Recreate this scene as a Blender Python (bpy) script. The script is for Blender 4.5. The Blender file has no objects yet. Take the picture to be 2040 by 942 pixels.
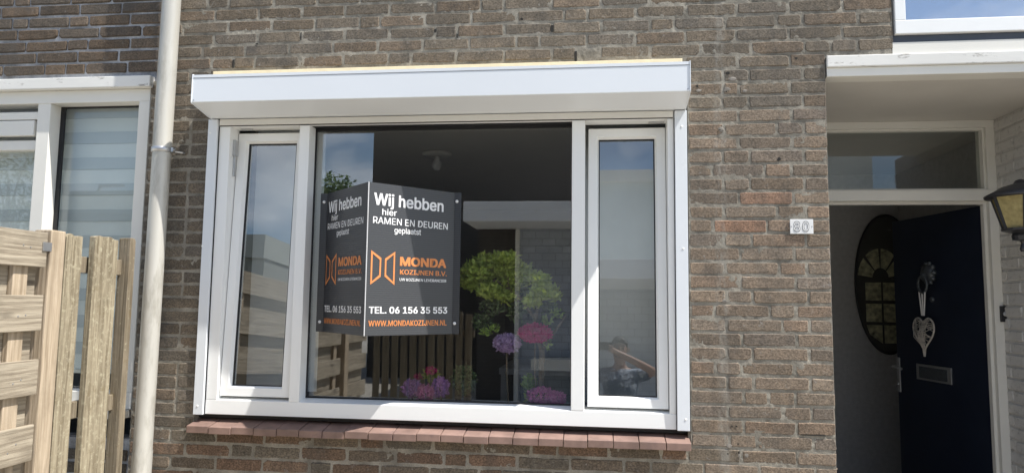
import bpy, bmesh, math, random, os
import numpy as np
from mathutils import Vector, Matrix
R = math.radians
random.seed(7)
sc = bpy.context.scene
col = sc.collection

# ------------------------------------------------------------------ camera
PXF, PW, PH = 1400.0, 2040.0, 942.0
YAW, PIT, ROL = -0.11981788, 0.09241887, 0.01268706
CAM = Vector((0.0, -3.2089, 1.6))
fw = Vector((math.sin(YAW)*math.cos(PIT), math.cos(YAW)*math.cos(PIT), math.sin(PIT)))
r0 = Vector((math.cos(YAW), -math.sin(YAW), 0)); u0 = r0.cross(fw)
rt = r0*math.cos(ROL) + u0*math.sin(ROL); up = -r0*math.sin(ROL) + u0*math.cos(ROL)
cam = bpy.data.cameras.new('camera'); cam_o = bpy.data.objects.new('camera', cam); col.objects.link(cam_o)
cam.sensor_width = 36; cam.lens = PXF/PW*36; cam.clip_start = 0.02; cam.clip_end = 500
cam_o.matrix_world = Matrix(((rt.x, up.x, -fw.x, CAM.x), (rt.y, up.y, -fw.y, CAM.y), (rt.z, up.z, -fw.z, CAM.z), (0, 0, 0, 1)))
sc.camera = cam_o
def at(px, py, Y=0.0):
    """measured photo pixel -> point of the vertical plane y = Y"""
    d = (px-PW/2)/PXF*rt - (py-PH/2)/PXF*up + fw
    return CAM + d*((Y-CAM.y)/d.y)

# ------------------------------------------------------------------ light
SUN = Vector((3.2, -1.0, 5.8)).normalized()
w = bpy.data.worlds.new('World'); sc.world = w; w.use_nodes = True
nt = w.node_tree; nt.nodes.clear()
def N(t, typ, **kw):
    n = t.nodes.new(typ)
    for k, v in kw.items(): setattr(n, k, v)
    return n
sky = N(nt, 'ShaderNodeTexSky', sky_type='NISHITA', sun_disc=False)
sky.sun_elevation = math.asin(SUN.z); sky.sun_rotation = math.atan2(SUN.x, SUN.y)
sky.air_density = 1.0; sky.dust_density = 0.6; sky.ozone_density = 1.2
tcw = N(nt, 'ShaderNodeTexCoord'); sxyz = N(nt, 'ShaderNodeSeparateXYZ')
mz = N(nt, 'ShaderNodeMath', operation='ADD'); mz.inputs[1].default_value = 0.22
dx = N(nt, 'ShaderNodeMath', operation='DIVIDE'); dy = N(nt, 'ShaderNodeMath', operation='DIVIDE')
cxyz = N(nt, 'ShaderNodeCombineXYZ')
nz = N(nt, 'ShaderNodeTexNoise'); nz.inputs['Scale'].default_value = 1.35; nz.inputs['Detail'].default_value = 8; nz.inputs['Roughness'].default_value = 0.56; nz.inputs['Distortion'].default_value = 0.25
ramp = N(nt, 'ShaderNodeValToRGB'); ramp.color_ramp.elements[0].position = 0.47; ramp.color_ramp.elements[1].position = 0.68
mixc = N(nt, 'ShaderNodeMix', data_type='RGBA'); mixc.inputs['B'].default_value = (8.6, 8.9, 9.4, 1)
mf = N(nt, 'ShaderNodeMath', operation='MULTIPLY'); mf.inputs[1].default_value = 0.85
bg = N(nt, 'ShaderNodeBackground'); bg.inputs['Strength'].default_value = 0.105
wo = N(nt, 'ShaderNodeOutputWorld')
L = nt.links.new
L(tcw.outputs['Generated'], sxyz.inputs[0]); L(sxyz.outputs['Z'], mz.inputs[0])
L(sxyz.outputs['X'], dx.inputs[0]); L(mz.outputs[0], dx.inputs[1]); L(sxyz.outputs['Y'], dy.inputs[0]); L(mz.outputs[0], dy.inputs[1])
L(dx.outputs[0], cxyz.inputs[0]); L(dy.outputs[0], cxyz.inputs[1]); L(cxyz.outputs[0], nz.inputs['Vector'])
L(nz.outputs['Fac'], ramp.inputs[0]); L(ramp.outputs['Color'], mf.inputs[0]); L(mf.outputs[0], mixc.inputs['Factor'])
L(sky.outputs[0], mixc.inputs['A']); L(mixc.outputs['Result'], bg.inputs['Color']); L(bg.outputs[0], wo.inputs[0])
sl = bpy.data.lights.new('sun', 'SUN'); sl.energy = 4.6; sl.angle = R(0.53); sl.color = (1, 0.965, 0.91)
so = bpy.data.objects.new('sun', sl); col.objects.link(so); so.rotation_euler = SUN.to_track_quat('Z', 'Y').to_euler(); so.location = (20, -8, 30)
vs = sc.view_settings; vs.view_transform = 'Standard'; vs.look = 'None'; vs.gamma = 1; vs.use_curve_mapping = False
vs.exposure = 0.84

# ------------------------------------------------------------------ helpers
def link(o, parent=None):
    col.objects.link(o)
    if parent is not None:
        o.parent = parent
        o.matrix_parent_inverse = wm(parent).inverted()
    return o
def wm(o):
    m = Matrix.LocRotScale(o.location, o.rotation_euler, o.scale)
    if o.parent is not None: m = wm(o.parent) @ o.matrix_parent_inverse @ m
    return m
def tag(o, label=None, cat=None, group=None, kind=None):
    if label: o['label'] = label
    if cat: o['category'] = cat
    if group: o['group'] = group
    if kind: o['kind'] = kind
    return o
def thing(name, loc, label, cat, group=None):
    o = bpy.data.objects.new(name, None); o.empty_display_size = 0.1; o.location = loc
    link(o); return tag(o, label, cat, group)
class MB:
    def __init__(s): s.v = []; s.f = []; s.c = []
    def add(s, vs, fs, c=None):
        b = len(s.v); s.v += [tuple(p) for p in vs]; s.f += [tuple(i+b for i in f) for f in fs]
        if c is not None: s.c += [c]*len(vs)
        return s
    def box(s, x0, x1, y0, y1, z0, z1, c=None):
        return s.add([(x0,y0,z0),(x1,y0,z0),(x1,y1,z0),(x0,y1,z0),(x0,y0,z1),(x1,y0,z1),(x1,y1,z1),(x0,y1,z1)],
                     [(0,3,2,1),(4,5,6,7),(0,1,5,4),(1,2,6,5),(2,3,7,6),(3,0,4,7)], c)
    def prism(s, prof, x0, x1):            # profile of (y, z) swept along x
        n = len(prof)
        vs = [(x0, y, z) for y, z in prof] + [(x1, y, z) for y, z in prof]
        fs = [(i, (i+1) % n, n+(i+1) % n, n+i) for i in range(n)] + [tuple(range(n-1, -1, -1)), tuple(range(n, 2*n))]
        return s.add(vs, fs)
    def tube(s, pts, rad, n=10, caps=True):
        pts = [Vector(p) for p in pts]; rads = rad if isinstance(rad, (list, tuple)) else [rad]*len(pts)
        vs = []; fs = []
        ref = None
        for i, p in enumerate(pts):
            t = (pts[min(i+1, len(pts)-1)] - pts[max(i-1, 0)]).normalized()
            if ref is None: ref = Vector((0, 0, 1)) if abs(t.z) < 0.9 else Vector((1, 0, 0))
            a = (ref - t*ref.dot(t)).normalized(); ref = a; b = t.cross(a)
            for k in range(n):
                q = 2*math.pi*k/n; vs.append(p + (a*math.cos(q) + b*math.sin(q))*rads[i])
        for i in range(len(pts)-1):
            for k in range(n): fs.append((i*n+k, i*n+(k+1) % n, (i+1)*n+(k+1) % n, (i+1)*n+k))
        if caps: fs += [tuple(range(n-1, -1, -1)), tuple((len(pts)-1)*n+k for k in range(n))]
        return s.add(vs, fs)
    def lathe(s, prof, c, n=20, axis='z'):  # profile of (radius, height) about an axis through c
        vs = []; fs = []
        for r_, h in prof:
            for k in range(n):
                q = 2*math.pi*k/n; x, y = r_*math.cos(q), r_*math.sin(q)
                vs.append((c[0]+x, c[1]+y, c[2]+h) if axis == 'z' else (c[0]+x, c[1]+h, c[2]+y))
        m = len(prof)
        for i in range(m-1):
            for k in range(n): fs.append((i*n+k, i*n+(k+1) % n, (i+1)*n+(k+1) % n, (i+1)*n+k))
        fs += [tuple(range(n-1, -1, -1)), tuple((m-1)*n+k for k in range(n))]
        return s.add(vs, fs)
    def xf(s, M): s.v = [tuple(M @ Vector(p)) for p in s.v]; return s
    def build(s, name, mat, parent=None, bevel=0, smooth=False, seg=2):
        me = bpy.data.meshes.new(name)
        bm = bmesh.new(); lay = bm.verts.layers.float_color.new('tint') if s.c else None
        vv = [bm.verts.new(p) for p in s.v]
        if lay:
            for v, c in zip(vv, s.c): v[lay] = (*c, 1)
        for f in s.f:
            try: bm.faces.new([vv[i] for i in f])
            except ValueError: pass
        bmesh.ops.recalc_face_normals(bm, faces=bm.faces)
        if bevel:
            es = [e for e in bm.edges if len(e.link_faces) == 2 and e.calc_face_angle(0) > 0.3]
            bmesh.ops.bevel(bm, geom=es, offset=bevel, segments=seg, affect='EDGES', profile=0.6, clamp_overlap=True)
        bm.to_mesh(me); bm.free()
        if smooth:
            for p in me.polygons: p.use_smooth = True
        me.materials.append(mat)
        return link(bpy.data.objects.new(name, me), parent)
def Bx(name, mat, parent, x0, x1, y0, y1, z0, z1, bevel=0.0):
    return MB().box(x0, x1, y0, y1, z0, z1).build(name, mat, parent, bevel)

# ------------------------------------------------------------------ materials
def newmat(name):
    m = bpy.data.materials.new(name); m.use_nodes = True; t = m.node_tree
    return m, t, t.nodes['Principled BSDF']
def pos(t, scale=(1, 1, 1)):
    g = N(t, 'ShaderNodeNewGeometry'); mp = N(t, 'ShaderNodeMapping'); mp.inputs['Scale'].default_value = scale
    t.links.new(g.outputs['Position'], mp.inputs[0]); return mp.outputs[0]
def noise(t, vec, scale, detail=4, rough=0.55):
    n = N(t, 'ShaderNodeTexNoise'); n.inputs['Scale'].default_value = scale; n.inputs['Detail'].default_value = detail; n.inputs['Roughness'].default_value = rough
    t.links.new(vec, n.inputs['Vector']); return n.outputs['Fac']
def rmp(t, fac, p0, p1, c0=(0, 0, 0, 1), c1=(1, 1, 1, 1)):
    r = N(t, 'ShaderNodeValToRGB'); e = r.color_ramp.elements; e[0].position = p0; e[1].position = p1; e[0].color = c0; e[1].color = c1
    t.links.new(fac, r.inputs[0]); return r.outputs['Color']
def mix(t, fac, a, b, bt='MIX'):
    m = N(t, 'ShaderNodeMix', data_type='RGBA', blend_type=bt)
    for sock, v in (('Factor', fac), ('A', a), ('B', b)):
        if hasattr(v, 'is_output'): t.links.new(v, m.inputs[sock])
        elif isinstance(v, (tuple, list)): m.inputs[sock].default_value = (*v[:3], 1)
        else: m.inputs[sock].default_value = v
    return m.outputs['Result']
def bump(t, bs, h, strength=0.5, dist=0.002, prev=None):
    b = N(t, 'ShaderNodeBump'); b.inputs['Strength'].default_value = strength; b.inputs['Distance'].default_value = dist
    t.links.new(h, b.inputs['Height'])
    if prev is not None: t.links.new(prev, b.inputs['Normal'])
    t.links.new(b.outputs[0], bs.inputs['Normal']); return b.outputs[0]
def pmat(name, c, rough=0.5, var=0.12, vscale=6, bscale=0, bstr=0.3, bdist=0.001, metal=0, dirt=None, spec=0.5, stretch=(1, 1, 1)):
    m, t, b = newmat(name)
    v = pos(t, stretch)
    f = noise(t, v, vscale, 5)
    c0 = tuple(x*(1-var) for x in c); c1 = tuple(min(1, x*(1+var)) for x in c)
    cc = mix(t, rmp(t, f, 0.3, 0.7), c0, c1)
    if dirt:
        f2 = noise(t, v, dirt[1], 8, 0.7); cc = mix(t, rmp(t, f2, dirt[2], dirt[2]+dirt[3]), cc, dirt[0])
    t.links.new(cc, b.inputs['Base Color'])
    rr = N(t, 'ShaderNodeMapRange'); t.links.new(f, rr.inputs[0]); rr.inputs[3].default_value = max(0.02, rough-0.07); rr.inputs[4].default_value = min(1, rough+0.07)
    t.links.new(rr.outputs[0], b.inputs['Roughness'])
    b.inputs['Metallic'].default_value = metal; b.inputs['Specular IOR Level'].default_value = spec
    if bscale: bump(t, b, noise(t, v, bscale, 5, 0.6), bstr, bdist)
    return m
def wall_stain(t, c, v):
    # old rain marks: dark runs, pale lime runs and the ghost of a removed pipe on the pier
    n5 = noise(t, pos(t, (2.2, 2.2, 0.5)), 2.6, 7, 0.62)
    c = mix(t, rmp(t, n5, 0.52, 0.70, (0, 0, 0, 1), (0.55, 0.55, 0.55, 1)), c, (0.085, 0.078, 0.068))
    sx = N(t, 'ShaderNodeSeparateXYZ'); t.links.new(v, sx.inputs[0])
    d = N(t, 'ShaderNodeMath', operation='SUBTRACT'); t.links.new(sx.outputs['X'], d.inputs[0]); d.inputs[1].default_value = 0.555
    d2 = N(t, 'ShaderNodeMath', operation='ABSOLUTE'); t.links.new(d.outputs[0], d2.inputs[0])
    n6 = noise(t, pos(t, (1, 1, 0.35)), 26, 6, 0.7)
    m1 = rmp(t, d2.outputs[0], 0.012, 0.034, (1, 1, 1, 1), (0, 0, 0, 1)); m2 = rmp(t, n6, 0.44, 0.66, (0, 0, 0, 1), (0.62, 0.62, 0.62, 1))
    c = mix(t, mix(t, 1.0, m1, m2, 'MULTIPLY'), c, (0.30, 0.285, 0.25))
    n7 = noise(t, pos(t, (5, 5, 1.6)), 3.1, 7, 0.66)
    return mix(t, rmp(t, n7, 0.60, 0.78, (0, 0, 0, 1), (0.4, 0.4, 0.4, 1)), c, (0.27, 0.255, 0.22))
def brick_mat(name, rough_amt=1.0, paint=None):
    m, t, b = newmat(name)
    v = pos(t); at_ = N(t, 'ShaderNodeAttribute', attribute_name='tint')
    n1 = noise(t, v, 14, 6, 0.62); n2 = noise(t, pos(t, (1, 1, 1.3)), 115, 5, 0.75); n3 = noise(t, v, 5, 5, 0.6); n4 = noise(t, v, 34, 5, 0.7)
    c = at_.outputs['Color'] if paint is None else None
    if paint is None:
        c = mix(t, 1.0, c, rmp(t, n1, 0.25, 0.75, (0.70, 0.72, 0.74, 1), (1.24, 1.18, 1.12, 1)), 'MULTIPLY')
        c = mix(t, 1.0, c, rmp(t, n2, 0.36, 0.64, (0.50, 0.50, 0.50, 1), (1.42, 1.40, 1.36, 1)), 'MULTIPLY')
        c = mix(t, rmp(t, n4, 0.60, 0.78), c, (0.30, 0.28, 0.255))           # lime bloom
        c = mix(t, rmp(t, n3, 0.58, 0.72, (0, 0, 0, 1), (0.6, 0.6, 0.6, 1)), c, (0.075, 0.068, 0.062))   # soot
        c = wall_stain(t, c, v)
    else:
        c = mix(t, rmp(t, n4, 0.54, 0.72), paint, tuple(x*0.62 for x in paint))
    t.links.new(c, b.inputs['Base Color']); b.inputs['Roughness'].default_value = 0.88; b.inputs['Specular IOR Level'].default_value = 0.25
    p = bump(t, b, n2, 0.75*rough_amt, 0.0026); bump(t, b, n4, 0.6*rough_amt, 0.004, p)
    return m
def mortar_mat(name, c):
    m, t, b = newmat(name); v = pos(t)
    n1 = noise(t, v, 9, 6, 0.65); n2 = noise(t, v, 220, 4, 0.7)
    cc = mix(t, rmp(t, n1, 0.34, 0.66), tuple(x*0.58 for x in c), tuple(x*1.3 for x in c))
    cc = mix(t, 1.0, cc, rmp(t, n2, 0.3, 0.7, (0.7, 0.7, 0.7, 1), (1.2, 1.2, 1.2, 1)), 'MULTIPLY')
    cc = wall_stain(t, cc, v)
    t.links.new(cc, b.inputs['Base Color']); b.inputs['Roughness'].default_value = 0.95; b.inputs['Specular IOR Level'].default_value = 0.2
    bump(t, b, n2, 0.7, 0.002); return m
def wood_mat(name, c, dark, axis, lichen=0.0):
    m, t, b = newmat(name)
    st = {'x': (3, 95, 95), 'y': (95, 3.2, 95), 'z': (95, 95, 3)}[axis]
    v = pos(t, st); vp = pos(t)
    n1 = noise(t, v, 1.3, 7, 0.65); n2 = noise(t, vp, 5, 5, 0.6)
    wv = N(t, 'ShaderNodeTexWave', wave_type='RINGS', rings_direction={'x': 'X', 'y': 'Y', 'z': 'Z'}[axis]); wv.inputs['Scale'].default_value = 20; wv.inputs['Distortion'].default_value = 9; wv.inputs['Detail'].default_value = 3; wv.inputs['Detail Scale'].default_value = 0.9
    t.links.new(pos(t, {'x': (0.15, 1, 1), 'y': (1, 0.15, 1), 'z': (1, 1, 0.15)}[axis]), wv.inputs['Vector'])
    cc = mix(t, rmp(t, n1, 0.38, 0.62), dark, c)
    vk = N(t, 'ShaderNodeTexVoronoi'); vk.inputs['Scale'].default_value = 1.0; vk.inputs['Randomness'].default_value = 1.0
    t.links.new(pos(t, {'x': (3.2, 9, 9), 'y': (9, 3.2, 9), 'z': (9, 9, 2.6)}[axis]), vk.inputs['Vector'])
    cc = mix(t, rmp(t, vk.outputs['Distance'], 0.07, 0.17, (0.85, 0.85, 0.85, 1), (0, 0, 0, 1)), cc, tuple(x*0.42 for x in dark))
    cc = mix(t, 0.30, cc, mix(t, wv.outputs['Color'], tuple(x*0.75 for x in dark), tuple(min(1, x*1.12) for x in c)))
    cc = mix(t, rmp(t, n2, 0.52, 0.75, (0, 0, 0, 1), (0.5, 0.5, 0.5, 1)), cc, tuple(x*0.62 for x in dark))
    if lichen:
        n3 = noise(t, vp, 45, 7, 0.75); cc = mix(t, rmp(t, n3, 0.62-lichen*0.12, 0.70, (0, 0, 0, 1), (0.8, 0.8, 0.8, 1)), cc, (0.50, 0.46, 0.33))
        n4 = noise(t, vp, 18, 6, 0.7); cc = mix(t, rmp(t, n4, 0.56, 0.72, (0, 0, 0, 1), (0.7, 0.7, 0.7, 1)), cc, (0.16, 0.12, 0.06))
    t.links.new(cc, b.inputs['Base Color']); b.inputs['Roughness'].default_value = 0.8; b.inputs['Specular IOR Level'].default_value = 0.25
    bump(t, b, n1, 0.8, 0.004); return m
def glass_mat(name, gain=1.7, tint=(0.86, 0.90, 0.88), rough=0.0, wav=0.0):
    m, t, b = newmat(name); t.nodes.remove(b)
    g = N(t, 'ShaderNodeNewGeometry'); dt = N(t, 'ShaderNodeVectorMath', operation='DOT_PRODUCT')
    t.links.new(g.outputs['Normal'], dt.inputs[0]); t.links.new(g.outputs['Incoming'], dt.inputs[1])
    def M(op, a, bb):
        n = N(t, 'ShaderNodeMath', operation=op, use_clamp=False)
        for i, q in enumerate((a, bb)):
            if q is None: continue
            if hasattr(q, 'is_output'): t.links.new(q, n.inputs[i])
            else: n.inputs[i].default_value = q
        return n.outputs[0]
    f = M('POWER', M('SUBTRACT', 1.0, M('ABSOLUTE', dt.outputs['Value'], None)), 5.0)
    f = M('MINIMUM', M('MULTIPLY', M('MULTIPLY_ADD', f, 0.96), gain), 1.0)
    # schlick: 0.043 + 0.957 (1-c)^5
    t.nodes[-3].inputs[2].default_value = 0.043 if t.nodes[-3].operation == 'MULTIPLY_ADD' else 0
    for n in t.nodes:
        if n.type == 'MATH' and n.operation == 'MULTIPLY_ADD': n.inputs[1].default_value = 0.957; n.inputs[2].default_value = 0.043
    tr = N(t, 'ShaderNodeBsdfTransparent'); tr.inputs[0].default_value = (*tint, 1)
    gl = N(t, 'ShaderNodeBsdfGlossy'); gl.inputs['Color'].default_value = (0.95, 0.97, 1, 1); gl.inputs['Roughness'].default_value = rough
    if wav:
        bp = N(t, 'ShaderNodeBump'); bp.inputs['Strength'].default_value = wav; bp.inputs['Distance'].default_value = 0.01
        t.links.new(noise(t, pos(t), 1.7, 1), bp.inputs['Height']); t.links.new(bp.outputs[0], gl.inputs['Normal'])
    ms = N(t, 'ShaderNodeMixShader'); t.links.new(f, ms.inputs[0]); t.links.new(tr.outputs[0], ms.inputs[1]); t.links.new(gl.outputs[0], ms.inputs[2])
    t.links.new(ms.outputs[0], t.nodes['Material Output'].inputs[0]); return m
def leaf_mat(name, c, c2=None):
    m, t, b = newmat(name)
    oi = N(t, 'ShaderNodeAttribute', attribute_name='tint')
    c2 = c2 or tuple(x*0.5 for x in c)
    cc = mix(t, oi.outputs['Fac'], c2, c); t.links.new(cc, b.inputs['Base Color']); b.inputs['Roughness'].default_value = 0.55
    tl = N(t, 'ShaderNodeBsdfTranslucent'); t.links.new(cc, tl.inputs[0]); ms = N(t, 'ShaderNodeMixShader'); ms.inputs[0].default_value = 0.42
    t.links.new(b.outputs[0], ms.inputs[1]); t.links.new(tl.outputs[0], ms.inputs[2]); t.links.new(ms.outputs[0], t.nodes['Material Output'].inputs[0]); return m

M = {}
M['brick'] = brick_mat('brick')
M['wbrick'] = brick_mat('painted_brick', 1.0, (0.62, 0.60, 0.57))
M['mortar'] = mortar_mat('mortar', (0.272, 0.25, 0.208))
M['mortar_n'] = mortar_mat('pale_mortar', (0.38, 0.385, 0.40))
M['upvc'] = pmat('white_plastic_frame', (0.84, 0.845, 0.83), 0.30, 0.015, 3, spec=0.5, dirt=((0.72, 0.72, 0.70), 12, 0.66, 0.25))
M['alu'] = pmat('white_lacquered_aluminium', (0.72, 0.75, 0.78), 0.3, 0.015, 2, spec=0.5, dirt=((0.66, 0.66, 0.66), 9, 0.66, 0.25))
M['gasket'] = pmat('black_rubber', (0.012, 0.012, 0.014), 0.6)
M['foam'] = pmat('cream_foam_strip', (0.74, 0.62, 0.40), 0.8, 0.08, 20, 200, 0.5, 0.002)
M['sill'] = pmat('red_brown_sill_tile', (0.225, 0.145, 0.118), 0.6, 0.3, 9, 160, 0.3, 0.0008, dirt=((0.17, 0.11, 0.10), 14, 0.55, 0.2))
M['zinc'] = pmat('weathered_zinc_pipe', (0.47, 0.455, 0.41), 0.38, 0.12, 5, 60, 0.08, 0.001, metal=0.15, dirt=((0.29, 0.27, 0.225), 11, 0.49, 0.20), stretch=(1, 1, 0.25))
M['steel'] = pmat('galvanised_steel', (0.5, 0.5, 0.5), 0.35, 0.1, 20, metal=0.8)
M['wpaint'] = pmat('weathered_white_paint', (0.72, 0.71, 0.67), 0.6, 0.06, 5, 70, 0.3, 0.001, dirt=((0.27, 0.25, 0.22), 30, 0.58, 0.10), stretch=(0.3, 1, 1))
M['cpaint'] = pmat('cream_painted_wood', (0.74, 0.72, 0.66), 0.5, 0.04, 3, 40, 0.15, 0.001, dirt=((0.42, 0.40, 0.35), 10, 0.66, 0.2))
M['soffit'] = pmat('off_white_soffit_paint', (0.62, 0.59, 0.54), 0.5, 0.06, 3, 25, 0.2, 0.002, dirt=((0.42, 0.40, 0.36), 9, 0.64, 0.25))
M['dark_gap'] = pmat('dark_blue_strip', (0.05, 0.06, 0.08), 0.5)
M['navy'] = pmat('dark_navy_door_paint', (0.014, 0.019, 0.034), 0.34, 0.15, 6, 80, 0.1, 0.0005, spec=0.3)
M['hall'] = pmat('grey_textured_wallpaper', (0.46, 0.455, 0.45), 0.9, 0.10, 30, 160, 0.6, 0.003)
M['dark_trim'] = pmat('blackened_iron', (0.02, 0.02, 0.022), 0.45, 0.1)
M['lantern'] = pmat('dark_bronze_lantern_metal', (0.055, 0.055, 0.06), 0.4, 0.15, 30, 150, 0.15, 0.0008, metal=0.4)
M['amber'] = pmat('amber_lantern_glass', (0.36, 0.295, 0.13), 0.25, 0.25, 40, 90, 0.4, 0.002)
M['rope'] = pmat('white_ribbon', (0.72, 0.70, 0.68), 0.8)
M['wicker'] = pmat('whitewashed_wicker', (0.52, 0.475, 0.42), 0.85, 0.3, 60)
M['glass'] = glass_mat('window_glass', 2.8, (0.975, 0.985, 0.98))
M['glass3'] = glass_mat('coated_window_glass', 9.0, (0.9, 0.92, 0.95))
M['glass2'] = glass_mat('old_window_glass', 1.2, (0.93, 0.95, 0.94), 0.0, 0.0)
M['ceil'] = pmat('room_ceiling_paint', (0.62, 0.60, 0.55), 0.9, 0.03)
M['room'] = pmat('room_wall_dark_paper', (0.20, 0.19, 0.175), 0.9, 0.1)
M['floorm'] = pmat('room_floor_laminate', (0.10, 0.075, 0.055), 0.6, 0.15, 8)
M['curtain'] = pmat('grey_veil_cloth', (0.62, 0.64, 0.635), 0.9, 0.03)
M['blind'] = pmat('white_blind_cloth', (0.82, 0.83, 0.82), 0.85, 0.03)
M['blind2'] = pmat('grey_blind_mesh', (0.60, 0.625, 0.64), 0.85, 0.03)
M['sign'] = None
M['white_ink'] = pmat('white_ink', (0.80, 0.80, 0.80), 0.5, 0.02)
M['orange_ink'] = pmat('orange_ink', (0.66, 0.24, 0.075), 0.45, 0.10, 8)
M['edge'] = pmat('pale_cut_edge', (0.62, 0.62, 0.62), 0.6)
M['enamel'] = pmat('white_enamel_plate', (0.75, 0.75, 0.74), 0.35, 0.04)
M['pewter'] = pmat('grey_pewter', (0.10, 0.11, 0.12), 0.45, 0.2, 60, metal=0.5)
M['chrome'] = pmat('brushed_aluminium', (0.42, 0.42, 0.42), 0.35, 0.1, metal=0.7)
M['wood_y'] = wood_mat('pale_treated_pine_slat', (0.42, 0.365, 0.28), (0.225, 0.185, 0.135), 'y')
M['wood_z'] = wood_mat('pale_sawn_pine_post', (0.49, 0.40, 0.295), (0.32, 0.25, 0.17), 'z')
M['wood_l'] = wood_mat('weathered_lichened_board', (0.37, 0.32, 0.225), (0.175, 0.14, 0.09), 'z', 0.8)
M['wood_o'] = wood_mat('grey_weathered_board', (0.27, 0.225, 0.16), (0.15, 0.12, 0.08), 'z', 0.2)
def sign_mat():
    m, t, b = newmat('charcoal_corrugated_plastic')
    wv = N(t, 'ShaderNodeTexWave', wave_type='BANDS', bands_direction='Z'); wv.inputs['Scale'].default_value = 33; wv.inputs['Distortion'].default_value = 0.15
    t.links.new(pos(t), wv.inputs['Vector'])
    t.links.new(mix(t, wv.outputs['Fac'], (0.040, 0.042, 0.046), (0.052, 0.054, 0.058)), b.inputs['Base Color'])
    b.inputs['Roughness'].default_value = 0.34; bump(t, b, wv.outputs['Fac'], 0.25, 0.0012); return m
M['sign'] = sign_mat()

# ------------------------------------------------------------------ ground
def ground_mat():
    m, t, b = newmat('concrete_paving')
    br = N(t, 'ShaderNodeTexBrick'); br.inputs['Scale'].default_value = 1; br.inputs['Brick Width'].default_value = 0.3; br.inputs['Row Height'].default_value = 0.3; br.inputs['Mortar Size'].default_value = 0.004
    br.inputs['Color1'].default_value = (0.37, 0.34, 0.29, 1); br.inputs['Color2'].default_value = (0.44, 0.405, 0.345, 1); br.inputs['Mortar'].default_value = (0.12, 0.115, 0.10, 1)
    t.links.new(pos(t), br.inputs['Vector']); c = mix(t, 1.0, br.outputs['Color'], rmp(t, noise(t, pos(t), 3, 7, 0.65), 0.2, 0.8, (0.75, 0.75, 0.75, 1), (1.15, 1.15, 1.15, 1)), 'MULTIPLY')
    t.links.new(c, b.inputs['Base Color']); b.inputs['Roughness'].default_value = 0.85; bump(t, b, br.outputs['Fac'], -0.4, 0.004); return m
tag(MB().add([(-60, -70, 0), (60, -70, 0), (60, 20, 0), (-60, 20, 0)], [(0, 1, 2, 3)]).build('ground', ground_mat()), kind='structure')

# ------------------------------------------------------------------ house 80
house = thing('brick_house', (0.2, 0, 0), 'brown brick house with new white window and roller shutter, number 80', 'house')
neigh = thing('brick_house', (-3.5, 0, 0), 'neighbouring brick house behind the fence with pale mortar and old lintel', 'house')
Z0, CH = 2.667, 0.0625
WALL_TOP = 5.6
wall = (MB().box(-2.226, -1.895, 0.007, 0.11, 0, 2.66)
        .box(-2.17, -1.895, 0.007, 0.11, 2.66, WALL_TOP)
        .box(-1.895, 0.402, 0.007, 0.11, 0, 1.0)
        .box(-1.895, 0.402, 0.007, 0.11, 2.68, WALL_TOP)
        .box(0.402, 1.012, 0.007, 0.11, 0, WALL_TOP)
        .box(1.012, 1.305, 0.007, 0.11, 2.715, WALL_TOP)
        .box(1.305, 4.5, 0.007, 0.11, 4.4, WALL_TOP)
        .box(0.93, 1.012, 0.11, 2.6, 0, 2.7)).build('wall', M['mortar'], house)
JO = {-6:[-1.946,-1.83,-1.597,-1.37,-1.149,-0.924,-0.817],-5:[-1.9,-1.673,-1.446,-1.225,-1.001,-0.774,-0.55,-0.438,-0.21,0.016,0.243,0.477],
-4:[-2.068,-1.83,-1.599,-1.376,-1.15,-1.045,-0.822,-0.597,-0.376,-0.153,-0.043,0.182,0.41,0.638,0.865,1.098],
-3:[-1.901,-1.672,-1.444,-1.222,-0.998,-0.771,-0.663,-0.438,-0.207,0.021,0.247,0.356,0.582,0.81,0.924,1.162],
-2:[-1.959,-1.733,-1.506,-1.281,-1.055,-0.83,-0.603,-0.376,-0.269,-0.046,0.18,0.405,0.632,0.862,1.095],
-1:[-1.907,-1.791,-1.681,-1.448,-1.225,-0.999,-0.886,-0.664,-0.435,-0.208,-0.096,0.016,0.246,0.472,0.698,0.93,1.042,1.158],
0:[-2.016,-1.912,0.636,0.867],1:[0.572,0.686,0.92],2:[0.573,0.638,0.864],3:[0.566,0.682,0.917],4:[0.636,0.867],5:[0.571,0.804,0.918],6:[0.636,0.866],7:[0.567,0.682,0.916],8:[0.517,0.747,0.859],9:[0.568,0.681,0.916],10:[0.633,0.866],11:[0.567,0.797,0.915],12:[0.519,0.751,0.864],13:[0.566,0.684,0.915],14:[0.634,0.864],15:[0.568,0.799,0.916],16:[0.633,0.867],17:[0.571,0.685,0.919],18:[0.521,0.755,0.865],19:[0.572,0.807,0.92],20:[0.636,0.867],21:[0.569,0.68,0.916],22:[0.52,0.631,0.854],23:[0.571,0.683,0.918],24:[0.636,0.744,0.855],25:[0.57,0.804,0.92],26:[0.637,0.856],27:[0.577,0.69,0.925],
28:[-2.014,-1.785,-1.543,-1.307,-1.081,-0.966,-0.737,-0.509,-0.286,-0.171,0.056,0.282,0.624,0.856],
29:[-1.938,-1.596,-1.363,-1.14,-0.911,-0.683,-0.576,-0.349,-0.113,0.123,0.24,0.466,0.697,0.93],
30:[-2.009,-1.781,-1.549,-1.319,-1.21,-0.981,-0.749,-0.523,-0.415,-0.19,0.04,0.27,0.385,0.61,0.85]}
def fill(r, x0, x1, joints, rnd):
    """joints of one course between two ends: the measured ones, then a wild bond where none was measured"""
    js = sorted(j for j in joints if x0+0.03 < j < x1-0.03); out = [x0]
    for j in js + [x1]:
        while j - out[-1] > 0.30:
            step = rnd.choice((0.229, 0.229, 0.115))
            if j - (out[-1]+step) < 0.09: break
            out.append(out[-1]+step)
        out.append(j)
    return out
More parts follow.
